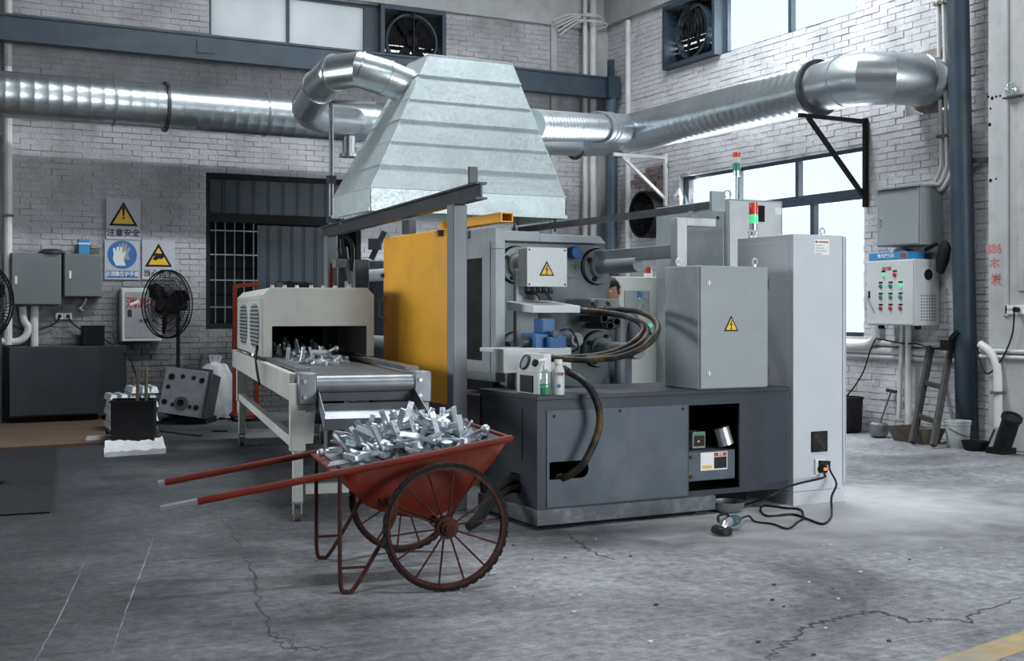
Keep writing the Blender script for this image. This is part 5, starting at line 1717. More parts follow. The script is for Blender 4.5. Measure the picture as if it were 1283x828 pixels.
P(t, 'top_bar', MB().box(4.2, 4.72, PY - .12, PY + .2, 1.97, 2.05).hexa([(4.72, PY - .12, 1.97), (5.36, PY - .12, 1.97), (5.36, PY + .2, 1.97), (4.72, PY + .2, 1.97)], [(4.72, PY - .12, 2.035), (5.3, PY - .12, 2.03), (5.3, PY + .2, 2.03), (4.72, PY + .2, 2.035)]), M['machine'], .004)
for x, z, y0 in ((5.34, 1.78, 8.04), (4.56, 1.78, 8.42), (5.34, 1.08, 8.06), (4.56, 1.08, 8.45)):
    b_ = P(t, 'tie_bar', MB().cyl((x, y0, z), (x, 12.6, z), .066, n=28), M['machine'], .004)
    P(b_, 'flange', MB().cyl((x, PY - .05, z), (x, PY, z), .148, n=32).ring(FR((x, PY - .05, z), (0, -1, 0)), .10, .064, .04, 28), M['platen'])
    P(b_, 'flange_gap', MB().ring(FR((x, PY - .001, z), (0, -1, 0)), .158, .147, .006, 32), M['dark'])
    for k in range(4):
        a = PI / 4 + k * PI / 2 + .3
        P(b_, 'bolt_head', MB().cyl((x + .122 * math.cos(a), PY - .05, z + .122 * math.sin(a)), (x + .122 * math.cos(a), PY - .075, z + .122 * math.sin(a)), .019, n=10), M['ink'])
p = OY(716, 317, PY)
P(t, 'blue_cap', MB().cyl((p.x, PY, p.z), (p.x, PY - .1, p.z), .052, n=22), M['blue_valve'], .006)
p = OY(715, 338, PY)
P(t, 'locating_ring', MB().ring(FR((p.x, PY, p.z), (0, -1, 0)), .062, .052, .012, 28), M['machine'])
a, b = OY(736, 374, 8.35), OY(772, 387, 8.35)
k_ = P(t, 'clamp_block', MB().box(a.x, b.x, 8.3, 8.7, b.z, a.z), M['machine'], .006)
for px in (744, 764):
    q = OY(px, 379, 8.29)
    P(k_, 'nut', MB().cyl((q.x, 8.3, q.z), (q.x, 8.25, q.z), .028, n=6), M['steel'])
for px, py in ((752, 399), (767, 403), (759, 408)):
    q = OY(px, py, 8.4)
    P(k_, 'fitting', MB().cyl((q.x, 8.68, q.z), (q.x, 8.33, q.z), .028, n=10).cyl((q.x, 8.38, q.z), (q.x, 8.33, q.z), .038, n=6), M['dark_steel'])
a = OY(777, 400, 8.6)
P(t, 'accumulator', MB().cyl((a.x, 8.6, .78), (a.x, 8.6, a.z), .046, n=18).cyl((a.x, 8.6, a.z), (a.x, 8.6, a.z + .03), .03, n=14), M['platen'])
P(t, 'cable_cover', MB().box(4.16, 4.24, 8.3, 8.62, .9, 1.95), M['machine'], .006)

# bracket column with the electric junction box, drip shelf and valve bench in front of the platen
t = T('valve_stand', 'pale grey bench plate and upright carrying the blue valve block', 'stand', (4.3, 7.9, BZ))
a, b = OY(631, 437, 7.40), OY(716, 462, 7.40)
P(t, 'bench_plate', MB().box(a.x, b.x, 7.40, 7.54, b.z - .02, a.z).box(a.x, b.x, 7.54, 7.78, a.z - .03, a.z), M['white_box'], .005)
P(t, 'foot', MB().box(a.x + .1, b.x - .1, 7.42, 7.54, BZ + .001, b.z - .02), M['base'])
P(t, 'upright', MB().box(4.2, 4.5, 8.0, 8.05, BZ + .0, 1.72), M['machine'], .004)
a, b = OY(668, 392, 7.62), OY(727, 383, 7.62)
sh = P(t, 'drip_shelf', MB().hexa([(a.x, 7.62, a.z), (b.x, 7.62, a.z), (b.x, 8.02, a.z + .02), (a.x - .01, 8.02, a.z + .02)], [(a.x, 7.62, b.z), (b.x, 7.62, b.z), (b.x, 8.02, b.z + .035), (a.x - .01, 8.02, b.z + .035)]), M['white_box'], .004)
sz_ = b.z
t = T('junction_box', 'small pale junction box with a lightning sign above the drip shelf', 'enclosure', (4.41, 7.95, 1.55))
a, b = OY(661, 310, 7.85), OY(710, 359, 7.85)
P(t, 'body', MB().box(a.x, b.x, 7.87, 8.0, b.z, a.z), M['white_box'], .004)
P(t, 'cover', MB().box(a.x - .004, b.x + .004, 7.85, 7.87, b.z - .003, a.z + .003), M['white_box'], .003)
for x in (a.x + .015, b.x - .015):
    for z in (b.z + .015, a.z - .015):
        P(t, 'screw', MB().cyl((x, 7.85, z), (x, 7.846, z), .007, n=8), M['ink'])
p = OY(685, 336, 7.85)
bolt(t, (p.x, 7.849, p.z), N, .13)
for k in range(10):
    x0 = a.x + .03 + k * .024
    x1 = a.x + .13 + (k - 4.5) * .011
    ONE('control_cable', ['dark cable in the fan of cables below the junction box', 'grey cable in the fan of cables below the junction box'][k % 2], 'cable',
        MB().tube([(x0, 7.93, b.z - .002), (x0, 7.92, b.z - .05), (x1, 7.86, sz_ + .09), (x1 + .02, 7.84, sz_ + .045)], .010, 6, 4), M['cable'] if k % 2 == 0 else M['dark_steel'], group='cables below the junction box')
# blue valve block
zt_ = OY(668, 437, 7.5).z
t = T('valve_block', 'bright blue hydraulic valve block on the pale bench plate', 'valve', (4.35, 7.6, zt_))
a, b = OY(670, 418, 7.5), OY(707, 437, 7.5)
P(t, 'body', MB().box(a.x, b.x, 7.5, 7.72, zt_ + .001, a.z), M['blue_valve'], .008)
a2_, b2_ = OY(680, 408, 7.52), OY(697, 420, 7.52)
P(t, 'upright_solenoid', MB().box(a2_.x, b2_.x, 7.53, 7.66, a.z, a2_.z + .05), M['blue_valve'], .008)
P(t, 'front_block', MB().box(a.x + .08, b.x - .02, 7.43, 7.5, zt_ + .001, a.z - .025), M['blue_valve'], .008)
P(t, 'plug_socket', MB().box(a.x + .12, a.x + .16, 7.44, 7.48, a.z - .025, a.z + .02), M['dark_steel'])
P(t, 'side_coil', MB().cyl((a.x - .06, 7.6, a.z - .06), (a.x, 7.6, a.z - .06), .04, n=16), M['dark_steel'])
P(t, 'plug_top', MB().box(a2_.x + .02, b2_.x - .02, 7.56, 7.63, a2_.z + .05, a2_.z + .09), M['ink'])
P(t, 'red_lamp', MB().box(b.x - .05, b.x - .02, 7.55, 7.6, a.z, a.z + .02), M['lamp_red'])
p = OY(715, 425, 7.7)
t = T('pressure_fitting', 'steel hydraulic fitting beside the blue valve block', 'fitting', (p.x, 7.7, zt_))
P(t, 'body', MB().cyl((p.x, 7.75, p.z), (p.x, 7.6, p.z), .05, n=20).cyl((p.x, 7.6, p.z), (p.x, 7.57, p.z), .032, n=6), M['platen'])
P(t, 'stem', MB().cyl((p.x, 7.7, zt_ + .001), (p.x, 7.7, p.z), .025, n=10), M['dark_steel'])
ONE('thin_cable', 'thin black cable curling from the valve block to the fitting', 'cable', MB().tube([OY(702, 414, 7.55), OY(713, 412, 7.5), OY(722, 424, 7.5), OY(724, 436, 7.55), OY(716, 441, 7.6)], .006, 6, 6), M['cable'])

# control box, bottles
x0, x1, y0, y1, z0, z1 = 3.705, 3.80, 6.75, 7.05, BZ + .002, 1.125
t = T('gauge_box', 'small pale control box with round gauges at the corner of the base tank', 'control box', ((x0 + x1) / 2, 6.9, BZ))
P(t, 'body', MB().hexa([(x0, y0, z0), (x1, y0, z0), (x1, y1, z0), (x0, y1, z0)], [(x0, y0, z0 + .14), (x1, y0, z0 + .14), (x1, y1, z0 + .14), (x0, y1, z0 + .14)]).hexa([(x0, y0, z0 + .14), (x1, y0, z0 + .14), (x1, y1, z0 + .14), (x0, y1, z0 + .14)], [(x1 - .05, y0, z1), (x1, y0, z1), (x1, y1, z1), (x1 - .05, y1, z1)]), M['white_box'], .004)
P(t, 'black_cover', MB().box(x0 - .008, x0, y0 + .07, y1 - .06, z0 + .01, z0 + .12), M['ink'])
m = FR(Vector(((x0 + x1 - .05) / 2, 6.96, z0 + .2)), (-.94, 0, .36))
P(t, 'gauge', MB().cyl(m @ Vector((0, 0, 0)), m @ Vector((0, 0, .012)), .045, n=22), M['box_grey'])
P(t, 'gauge_rim', MB().ring(m @ Matrix.Translation((0, 0, .002)), .052, .044, .015, 22), M['dark_steel'])
m = FR(Vector(((x0 + x1 - .05) / 2, 6.82, z0 + .2)), (-.94, 0, .36))
P(t, 'knob', MB().cyl(m @ Vector((0, 0, 0)), m @ Vector((0, 0, .02)), .024, n=16), M['ink'])
p = AT(682.5, 490, 7.72)
t = T('pump_bottle', 'clear pump bottle with green soap left of the milky bottle', 'bottle', (p.x, p.y, BZ))
mt_ = Matrix.Translation((p.x, p.y, BZ + .001))
P(t, 'soap', MB().lathe([(.001, .003), (.032, .003), (.033, .05), (.001, .05)], mt_, 18), M['soap'])
P(t, 'body', MB().lathe([(.001, 0), (.035, 0), (.037, .02), (.036, .12), (.03, .15), (.014, .165), (.014, .175)], mt_, 18), M['bottle'])
P(t, 'pump_head', MB().cyl((p.x, p.y, BZ + .175), (p.x, p.y, BZ + .2), .016).cyl((p.x, p.y, BZ + .2), (p.x, p.y, BZ + .225), .007).bar((p.x + .012, p.y, BZ + .23), (p.x - .045, p.y, BZ + .225), .018, .014), M['label_white'])
P(t, 'green_label', MB().ring(mt_ @ Matrix.Translation((0, 0, .06)), .0375, .0355, .012, 18), M['lens_green'])
p2 = AT(699.5, 487, 7.74)
t = T('milk_bottle', 'stout white plastic bottle with red lettering beside the pump bottle', 'bottle', (p2.x, p2.y, BZ))
mt_ = Matrix.Translation((p2.x, p2.y, BZ + .001))
P(t, 'body', MB().lathe([(.001, 0), (.038, 0), (.041, .01), (.041, .15), (.034, .175), (.022, .19), (.022, .2)], mt_, 20), M['white_box'])
P(t, 'cap', MB().cyl((p2.x, p2.y, BZ + .2), (p2.x, p2.y, BZ + .228), .026), M['label_white'])
cd = Vector((-.40, -.92, 0)).normalized()
TXT(t, 'bottle_lettering', '食用碱', .024, Vector((p2.x, p2.y, BZ + .135)) + cd * .0415, cd, M['lens_red'])
P(t, 'round_mark', MB().cyl(Vector((p2.x, p2.y, BZ + .06)) + cd * .0405, Vector((p2.x, p2.y, BZ + .06)) + cd * .0425, .012, n=14), M['sign_blue'])

# hydraulic hoses
def hose(label, pts, r=.021, sub=8):
    t = T('hydraulic_hose', label, 'hose', pts[0])
    P(t, 'hose_body', MB().tube(pts, r, 12, sub), M['hose'])
    for a, b in ((pts[0], pts[1]), (pts[-1], pts[-2])):
        d = (Vector(b) - Vector(a)).normalized()
        P(t, 'end_fitting', MB().cyl(a, Vector(a) + d * .07, r * 1.25, n=10), M['dark_steel'])
    return t


hose('inner black hydraulic hose looping right of the drip shelf', [AT(727, 389, 8.9), AT(755, 391, 8.8), AT(787, 397, 8.6), AT(805, 409, 8.4), AT(799, 423, 8.2), AT(781, 436, 8.1), AT(750, 445, 8.1), AT(712, 448, 8.1), AT(682, 449, 8.1)])
hose('widest black hydraulic hose looping out before the olive control cabinet', [AT(752, 388, 9.0), AT(778, 388, 8.8), AT(803, 391, 8.5), AT(821, 402, 8.2), AT(823, 417, 8.0), AT(808, 434, 7.95), AT(777, 447, 7.95), AT(736, 451, 7.98), AT(700, 449, 8.0), AT(676, 446, 8.05)])
hose('middle black hydraulic hose nested between the two looping hoses', [AT(740, 393, 8.95), AT(768, 394, 8.8), AT(798, 401, 8.5), AT(812, 413, 8.3), AT(804, 428, 8.1), AT(785, 439, 8.0), AT(758, 447, 8.0), AT(735, 449, 8.0)], .017)
hose('thick worn hydraulic hose hanging down over the front panel into the slot', [AT(707, 463, 8.1), AT(714, 467, 7.95), AT(728, 475, 7.8), AT(741, 489, 7.72), AT(750, 511, 7.72), AT(751, 533, 7.72), AT(743, 558, 7.69), AT(729, 583, 7.67), AT(710, 597, 7.72), AT(694, 600, 7.83)], .024)
ONE('thin_cable', 'thin black cable looping under the bolt block on the platen', 'cable', MB().tube([AT(752, 396, 9.75), AT(753, 404, 9.6), AT(762, 412, 9.6), AT(775, 409, 9.65), AT(777, 401, 9.78)], .006, 6, 6), M['cable'])

# sliding safety guard
GX = 3.95
t = T('safety_guard', 'sliding guard with an ochre yellow door and grey meshed frame', 'guard', (GX, 8.95, .66))
gy = [7.85, 8.62, 10.02]
z0, z1 = .88, 2.02
P(t, 'frame', MB().slab('x', GX, GX + .08, gy[0], gy[1], z0, z1, [(8.0, 8.55, 1.0, 1.86)]), M['machine'], .004)
P(t, 'inner_frame', MB().slab('x', GX - .008, GX + .01, 7.93, gy[1], z0 + .06, z1 - .1, [(8.06, 8.55, 1.03, 1.80)]), M['machine'], .002)
mb = MB()
for k in range(34):
    mb.box(GX + .03, GX + .034, 8.0 + k * .0165, 8.0 + k * .0165 + .004, 1.0, 1.86)
for k in range(52):
    mb.box(GX + .03, GX + .034, 8.0, 8.56, 1.0 + k * .0165, 1.0 + k * .0165 + .004)
P(t, 'wire_mesh', mb, M['dark_steel'], smooth=0, kind='stuff')
P(t, 'rear_sheet', MB().box(GX + .075, GX + .08, 8.0, 8.55, 1.0, 1.86), M['dark'])
P(t, 'yellow_door', MB().box(GX - .03, GX + .03, gy[1] + .02, gy[2], .66, 2.055), M['yellow'], .006)
P(t, 'yellow_tube', MB().slab('y', 7.8, 8.9, GX + .02, GX + .12, 2.055, 2.125, [(GX + .03, GX + .11, 2.063, 2.117)]), M['yellow'], smooth=0)
yh = gy[2] - .06
P(t, 'door_handle', MB().tube([(GX - .03, yh, 1.53), (GX - .08, yh + .03, 1.49), (GX - .08, yh + .03, 1.36), (GX - .03, yh, 1.32)], .010, 8, 1), M['steel'])
P(t, 'stop_block', MB().box(GX - .05, GX - .03, gy[1] + .1, gy[1] + .16, 2.0, 2.05).cyl((GX - .03, gy[2] - .02, 1.72), (GX - .03, gy[2] + .03, 1.72), .02, n=8), M['dark_steel'])
P(t, 'upper_clamp', MB().box(GX - .06, GX + .0, 8.3, 8.55, z1 - .06, z1 + .01), M['machine'], .004)
P(t, 'runner', MB().box(GX + .0, GX + .06, 7.9, 10.02, .80, .88).box(GX + .02, GX + .2, 7.9, 8.0, .74, .8), M['base'])

# overhead rails on posts
t = T('guard_rail', 'long rolled steel rail on a square post passing over the yellow door', 'rail', (3.55, 7.6, 0))
ra, rb = Vector((3.48, 7.12, 2.20)), Vector((3.92, 11.7, 2.20))
P(t, 'rail_web', MB().bar(ra, rb, .012, .10), M['dark_steel'])
P(t, 'rail_flange', MB().bar(ra + Vector((0, 0, .05)), rb + Vector((0, 0, .05)), .08, .014), M['dark_steel'])
P(t, 'rail_flange', MB().bar(ra - Vector((0, 0, .05)), rb - Vector((0, 0, .05)), .08, .014), M['dark_steel'])
P(t, 'end_stop', MB().box(ra.x - .03, ra.x + .03, ra.y + .12, ra.y + .15, ra.z + .057, ra.z + .17), M['dark_steel'])
P(t, 'square_post', MB().box(3.47, 3.58, 7.55, 7.66, .012, 2.143), M['post'], .008)
P(t, 'square_post', MB().box(3.83, 3.94, 11.3, 11.41, .012, 2.143), M['post'], .008)
for y, x in ((7.605, 3.525), (11.355, 3.885)):
    P(t, 'foot_plate', MB().box(x - .1, x + .1, y - .1, y + .1, 0, .012), M['post'])
P(t, 'hanging_roller', MB().box(3.66, 3.72, 8.8, 8.95, 2.02, 2.13), M['dark_steel'])
t = T('guard_rail', 'thin dark steel rail on the white bracket frame right of the platen', 'rail', (5.45, 7.5, BZ))
ra, rb = Vector((5.45, 7.2, 2.19)), Vector((5.45, 10.3, 2.19))
P(t, 'rail_bar', MB().bar(ra, rb, .05, .055), M['dark_steel'])
P(t, 'end_plate', MB().box(5.40, 5.52, 7.17, 7.2, 2.14, 2.29), M['machine'])
P(t, 'rail_post', MB().box(5.42, 5.48, 7.44, 7.5, 2.11, 2.165), M['machine'])
P(t, 'bracket_post', MB().box(5.28, 5.37, 7.44, 7.53, BZ + .002, 2.11), M['white_box'], .004)
P(t, 'bracket_arm', MB().box(5.37, 5.64, 7.44, 7.53, 2.05, 2.11), M['white_box'], .004)
P(t, 'long_beam', MB().box(5.30, 5.38, 7.53, 9.6, 1.81, 1.91), M['machine'], .004)
P(t, 'rear_post', MB().box(5.42, 5.48, 10.2, 10.26, 1.97, 2.165), M['machine'])
t = T('hood_hanger', 'thin upright steel pole with a cross bar at the left of the hood', 'frame', (AT(415, 200, 12.2).x, AT(415, 200, 12.2).y, 0))
p0 = AT(415, 128, 12.2)
P(t, 'pole', MB().cyl((p0.x, p0.y, .01), (p0.x, p0.y, p0.z), .024, n=12), M['steel'])
P(t, 'cross_bar', MB().bar(p0, AT(470, 129, 11.9), .03, .03), M['steel'])
P(t, 'clamp', MB().box(p0.x - .04, p0.x + .04, p0.y - .04, p0.y + .04, 2.7, 2.78).box(p0.x - .04, p0.x + .04, p0.y - .04, p0.y + .04, 2.3, 2.36), M['dark_steel'])

# ladling arm and gear left of the yellow door
p0 = AT(440, 400, 11.6)
t = T('ladle_robot', 'grey ladling robot arm standing between the conveyor and the yellow door', 'robot', (p0.x, p0.y, 0))
P(t, 'pedestal', MB().box(p0.x + .0, p0.x + .15, p0.y - .1, p0.y + .2, .01, 1.9), M['platen'], .01)
P(t, 'arm', MB().bar(AT(434, 352, 11.4), AT(429, 310, 11.4), .09, .09), M['dark_steel'])
P(t, 'gripper', MB().box(-.09, .09, -.05, .05, -.04, .04, Matrix.Translation(AT(430, 330, 11.3))).bar(AT(440, 355, 11.3), AT(434, 325, 11.3), .07, .05), M['steel'])
P(t, 'hose_loop', MB().tube([AT(430, 318, 11.25), AT(428, 300, 11.25), AT(436, 298, 11.25), AT(442, 312, 11.25), AT(440, 340, 11.25)], .018, 8, 6), M['cable'])
P(t, 'red_guard', MB().bar(AT(416, 330, 11.5), AT(415, 365, 11.5), .05, .03), M['red'])
p0 = AT(472, 318, 14.0)
t = T('holding_furnace', 'dark bulky holding furnace behind the yellow door', 'furnace', (p0.x, p0.y + .5, 0))
P(t, 'body', MB().box(p0.x - .35, p0.x + 1.0, p0.y, p0.y + 1.0, .05, 1.55), M['base'], .02)
P(t, 'cover', MB().box(p0.x - .4, p0.x + 1.05, p0.y - .05, p0.y + 1.05, 1.55, 1.66), M['platen'], .01)
P(t, 'foot', MB().box(p0.x - .3, p0.x + .95, p0.y + .05, p0.y + .95, 0, .05), M['dark'])
P(t, 'arm_bracket', MB().bar(AT(465, 325, 13.3), AT(482, 290, 13.3), .06, .06).bar(AT(462, 306, 13.3), AT(478, 306, 13.3), .12, .12), M['dark_steel'])

# ---------------------------------------------------------------- cabinets on and behind the base
def eyebolt(par, p, r=.022, axis=(0, -1, 0)):
    P(par, 'eyebolt', MB().cyl(p, Vector(p) + Vector((0, 0, .015)), r * .7, n=8).torus(FR(Vector(p) + Vector((0, 0, .015 + r)), axis), r, r * .28, 16, 6), M['bright_steel'])


t = T('electrical_enclosure', 'grey electrical enclosure with a lightning sign standing on the base tank', 'enclosure', (5.22, 6.9, BZ))
x0, x1, y0, y1, z0, z1 = 4.93, 5.525, 6.70, 7.10, BZ + .002, 1.715
P(t, 'body', MB().box(x0, x1, y0, y1, z0, z1), M['machine'], .006)
P(t, 'door', MB().box(x0 + .008, x1 - .004, y0 - .018, y0, z0 + .006, z1 - .004), M['box_grey'], .005)
for z in (z1 - .12, z0 + .11):
    P(t, 'lock', MB().cyl((x0 + .07, y0 - .018, z), (x0 + .07, y0 - .026, z), .016, n=14).box(x0 + .065, x0 + .075, y0 - .032, y0 - .026, z - .012, z + .012), M['bright_steel'])
for z in (z1 - .12, z0 + .12):
    P(t, 'hinge', MB().cyl((x1 + .004, y0 - .01, z - .04), (x1 + .004, y0 - .01, z + .04), .008, n=8), M['dark_steel'])
p = OY(916, 405, y0 - .018)
bolt(t, (p.x, y0 - .0185, p.z), N, .125)
eyebolt(t, (x0 + .06, y1 - .08, z1)); eyebolt(t, (x1 - .06, y0 + .06, z1))
t = T('control_cabinet', 'tall light grey control cabinet at the right end of the machine', 'cabinet', (6.02, 7.02, 0))
x0, x1, y0, y1, z1 = 5.768, 6.268, 6.70, 7.34, 1.957
P(t, 'body', MB().box(x0, x1 - .035, y0, y1, .1, z1), M['cabinet'], .004)
P(t, 'plinth', MB().box(x0, x1 - .012, y0, y1, 0, .098), M['cabinet'], .003)
P(t, 'door_edge', MB().box(x1 - .032, x1 - .012, y0 - .004, y1, .14, z1 - .005).box(x1 - .008, x1, y0 - .004, y1, .14, z1 - .012), M['cabinet'], .003)
pl = OY(1029.5, 310, y0)
n_ = P(t, 'name_plate', MB().box(pl.x - .072, pl.x + .072, y0 - .004, y0, pl.z - .058, pl.z + .058), M['label_white'], .002)
P(n_, 'red_emblem', MB().prism([(.014 * math.cos(a), .008 * math.sin(a)) for a in [k * PI / 5 for k in range(10)]], FR((pl.x - .052, y0 - .0042, pl.z + .04), N), .001), M['lens_red'])
P(n_, 'print_line', MB().box(pl.x - .03, pl.x + .06, y0 - .005, y0 - .004, pl.z + .035, pl.z + .045), M['lens_red'])
for k in range(4):
    P(n_, 'print_line', MB().box(pl.x - .06, pl.x + .0 + .02 * (k % 3), y0 - .005, y0 - .004, pl.z + .012 - k * .02, pl.z + .017 - k * .02), M['box_grey'])
g0 = OY(1026, 553, y0)
g = P(t, 'fan_grille', MB().box(g0.x - .075, g0.x + .075, y0 - .012, y0, g0.z - .075, g0.z + .075), M['rubber'], .004)
for k in range(4):
    P(g, 'grille_ring', MB().torus(FR((g0.x, y0 - .013, g0.z), N), .018 + k * .016, .003, 24, 4), M['dark_steel'])
for k in range(8):
    a = k * PI / 4
    P(g, 'grille_spoke', MB().bar((g0.x, y0 - .013, g0.z), (g0.x + .07 * math.cos(a), y0 - .013, g0.z + .07 * math.sin(a)), .004, .004, N), M['dark_steel'])
s0 = OY(1026, 584, y0)
P(t, 'socket', MB().box(s0.x - .046, s0.x + .046, y0 - .02, y0, s0.z - .056, s0.z + .056), M['label_white'], .006)
eyebolt(t, (x1 - .12, y0 + .12, z1)); eyebolt(t, (x0 + .05, y1 - .1, z1))
g = P(t, 'left_seam', MB().box(x0 - .003, x0, y0 + .05, y1 - .04, .14, z1 - .05), M['cabinet'], .001)
t = T('power_plug', 'black round plug with an orange light in the cabinet socket', 'plug', (s0.x, y0 - .05, s0.z - .03))
P(t, 'plug_body', MB().cyl((s0.x + .0, y0 - .021, s0.z - .015), (s0.x + .0, y0 - .065, s0.z - .015), .03, n=18), M['black'])
P(t, 'orange_lens', MB().box(s0.x - .012, s0.x + .022, y0 - .068, y0 - .065, s0.z - .024, s0.z - .002), M['orange'])
pp = Vector((s0.x, y0 - .055, s0.z - .045))
P(t, 'cord', MB().tube([pp, pp + Vector((-.02, -.01, -.03)), AT(993, 608, 8.4), AT(958, 624, 8.3), FL(925, 636) + Vector((0, 0, .008)), FL(890, 639) + Vector((0, 0, .008)), FL(860, 644) + Vector((0, 0, .008))], .008, 6, 6), M['cable'])
t = T('extension_cord', 'black cord dropping from the cabinet socket and coiled on the floor', 'cord', (s0.x + .05, y0 - .1, 0))
P(t, 'plug_body', MB().bar((s0.x - .02, y0 - .03, s0.z + .03), (s0.x + .06, y0 - .045, s0.z + .025), .03, .03), M['black'])
zf = Vector((0, 0, .009))
P(t, 'cord', MB().tube([(s0.x + .06, y0 - .045, s0.z + .025), AT(1040, 589, 8.7), AT(1048, 606, 8.65), AT(1042, 622, 8.5), AT(1042, 638, 8.4), FL(1041, 650) + zf, FL(1031, 658) + zf, FL(1012, 652) + zf, FL(993, 646) + zf, FL(962, 648) + zf, FL(953, 641) + zf, FL(958, 635) + zf, FL(985, 638) + zf, FL(1003, 640) + zf, FL(1007, 650) + zf], .008, 6, 6), M['cable'])
# angle grinder
g0, g1 = FL(905, 669), FL(929, 662)
dv = (g1 - g0).normalized()
t = T('angle_grinder', 'teal and silver angle grinder lying on the floor before the cabinet', 'grinder', (g0.x, g0.y, 0))
hd = g0 + Vector((0, 0, .055))
P(t, 'disc_guard', MB().lathe([(.001, .022), (.06, .022), (.066, .012), (.066, -.01), (.062, -.01), (.06, .01), (.001, .014)], Matrix.Translation(hd + Vector((-.02, -.02, -.03))) @ Matrix.Rotation(.12, 4, 'X'), 24), M['ink'])
P(t, 'disc', MB().cyl(hd + Vector((-.02, -.02, -.046)), hd + Vector((-.02, -.02, -.041)), .058, n=24), M['label_white'])
P(t, 'gear_head', MB().sweep([hd + Vector((0, 0, -.02)), hd + dv * .02 + Vector((0, 0, .005)), hd + dv * .06 + Vector((0, 0, .012)), hd + dv * .085 + Vector((0, 0, .012))], [.03, .036, .036, .034], 14), M['bright_steel'])
P(t, 'side_handle', MB().tube([hd + Vector((-.03, 0, .02)), hd + Vector((-.02, .01, .06)), hd + dv * .05 + Vector((0, 0, .065)), hd + dv * .08 + Vector((0, 0, .05))], .009, 8, 4), M['ink'])
b0, b1 = hd + dv * .085 + Vector((0, 0, .012)), hd + dv * .2 + Vector((0, 0, .008))
P(t, 'motor_body', MB().sweep([b0, b0.lerp(b1, .3), b0.lerp(b1, .8), b1], [.036, .037, .034, .028], 16), M['teal_tool'])
P(t, 'red_switch', MB().box(-.012, .012, -.006, .006, -.006, .006, Matrix.Translation(b0.lerp(b1, .45) + Vector((.0, -.036, .006)))), M['lens_red'])
P(t, 'cord', MB().tube([b1, FL(938, 652) + Vector((0, 0, .03)), FL(946, 655) + zf, FL(968, 658) + zf, FL(987, 664) + zf, FL(999, 656) + zf, FL(1007, 651) + zf], .007, 6, 6), M['cable'])
# shallow bowl on the floor
p = FL(911, 641)
ONE('metal_bowl', 'shallow grey metal bowl on the floor at the base tank recess', 'bowl', MB().lathe([(.05, 0), (.08, .005), (.115, .04), (.125, .075), (.12, .075), (.11, .042), (.075, .012), (.001, .01)], Matrix.Translation((p.x, p.y, 0)), 28), M['steel'])
# rear cabinet with its signal lamps
t = T('rear_cabinet', 'large grey cabinet behind the tall one, signal lamp on top', 'cabinet', (6.83, 9.0, 0))
x0, x1, y0, y1, z1 = 6.53, 7.14, 8.44, 9.55, 2.39
P(t, 'body', MB().box(x0, x1, y0, y1, .1, z1), M['machine'], .006)
P(t, 'plinth', MB().box(x0 + .02, x1 - .02, y0 + .02, y1 - .02, 0, .1), M['dark_steel'])
P(t, 'side_door', MB().box(x0 - .015, x0, y0 + .05, y1 - .04, .16, z1 - .06), M['machine'], .004)
P(t, 'front_door', MB().box(x0 + .01, x1 - .03, y0 - .015, y0, .14, z1 - .02), M['white_box'], .004)
a, b = OY(940, 257, y0 - .015), OY(957, 278, y0 - .015)
P(t, 'vent_plate', MB().box(a.x, b.x, y0 - .03, y0 - .015, b.z, a.z), M['rubber'], .003)
a, b = OY(971, 260, y0 - .015), OY(979, 269, y0 - .015)
P(t, 'paper_note', MB().box(a.x, b.x, y0 - .017, y0 - .015, b.z, a.z), M['label_white'])
P(t, 'door_pin', MB().cyl((x0 - .015, y0 + .12, z1 - .16), (x0 - .03, y0 + .12, z1 - .16), .012, n=8), M['ink'])
eyebolt(t, (x0 + .07, y0 + .1, z1), .035)


def signal_lamp(name, label, p, ztop, bands, pole_r, lens_r):
    t = T(name, label, 'signal lamp', p)
    z = ztop
    for h, mm in bands:
        P(t, 'lens' if mm.startswith('lamp') else 'band', MB().cyl((p[0], p[1], z - h), (p[0], p[1], z), lens_r, n=18), M[mm])
        z -= h
    P(t, 'socket_cup', MB().cyl((p[0], p[1], z - .05), (p[0], p[1], z), lens_r * .9, n=16), M['bright_steel'])
    P(t, 'pole', MB().cyl((p[0], p[1], p[2] + .008), (p[0], p[1], z - .05), pole_r, n=10), M['bright_steel'])
    P(t, 'foot', MB().cyl((p[0], p[1], p[2]), (p[0], p[1], p[2] + .012), lens_r * 1.1, n=16), M['bright_steel'])


p = OY(923, 245, 8.62)
signal_lamp('signal_lamp', 'slim signal lamp on a thin pole atop the rear cabinet', Vector((p.x, 8.62, z1)), OY(923, 191, 8.62).z, ((.045, 'lamp_red'), (.05, 'white_box'), (.07, 'lens_green')), .012, .034)
p = OX(944, 290, 5.86)
signal_lamp('signal_lamp', 'red and lit green signal lamp on the tall control cabinet', Vector((5.86, p.y, 1.957)), OX(944, 254, 5.86).z, ((.09, 'lamp_red'), (.07, 'lamp_green')), .022, .034)
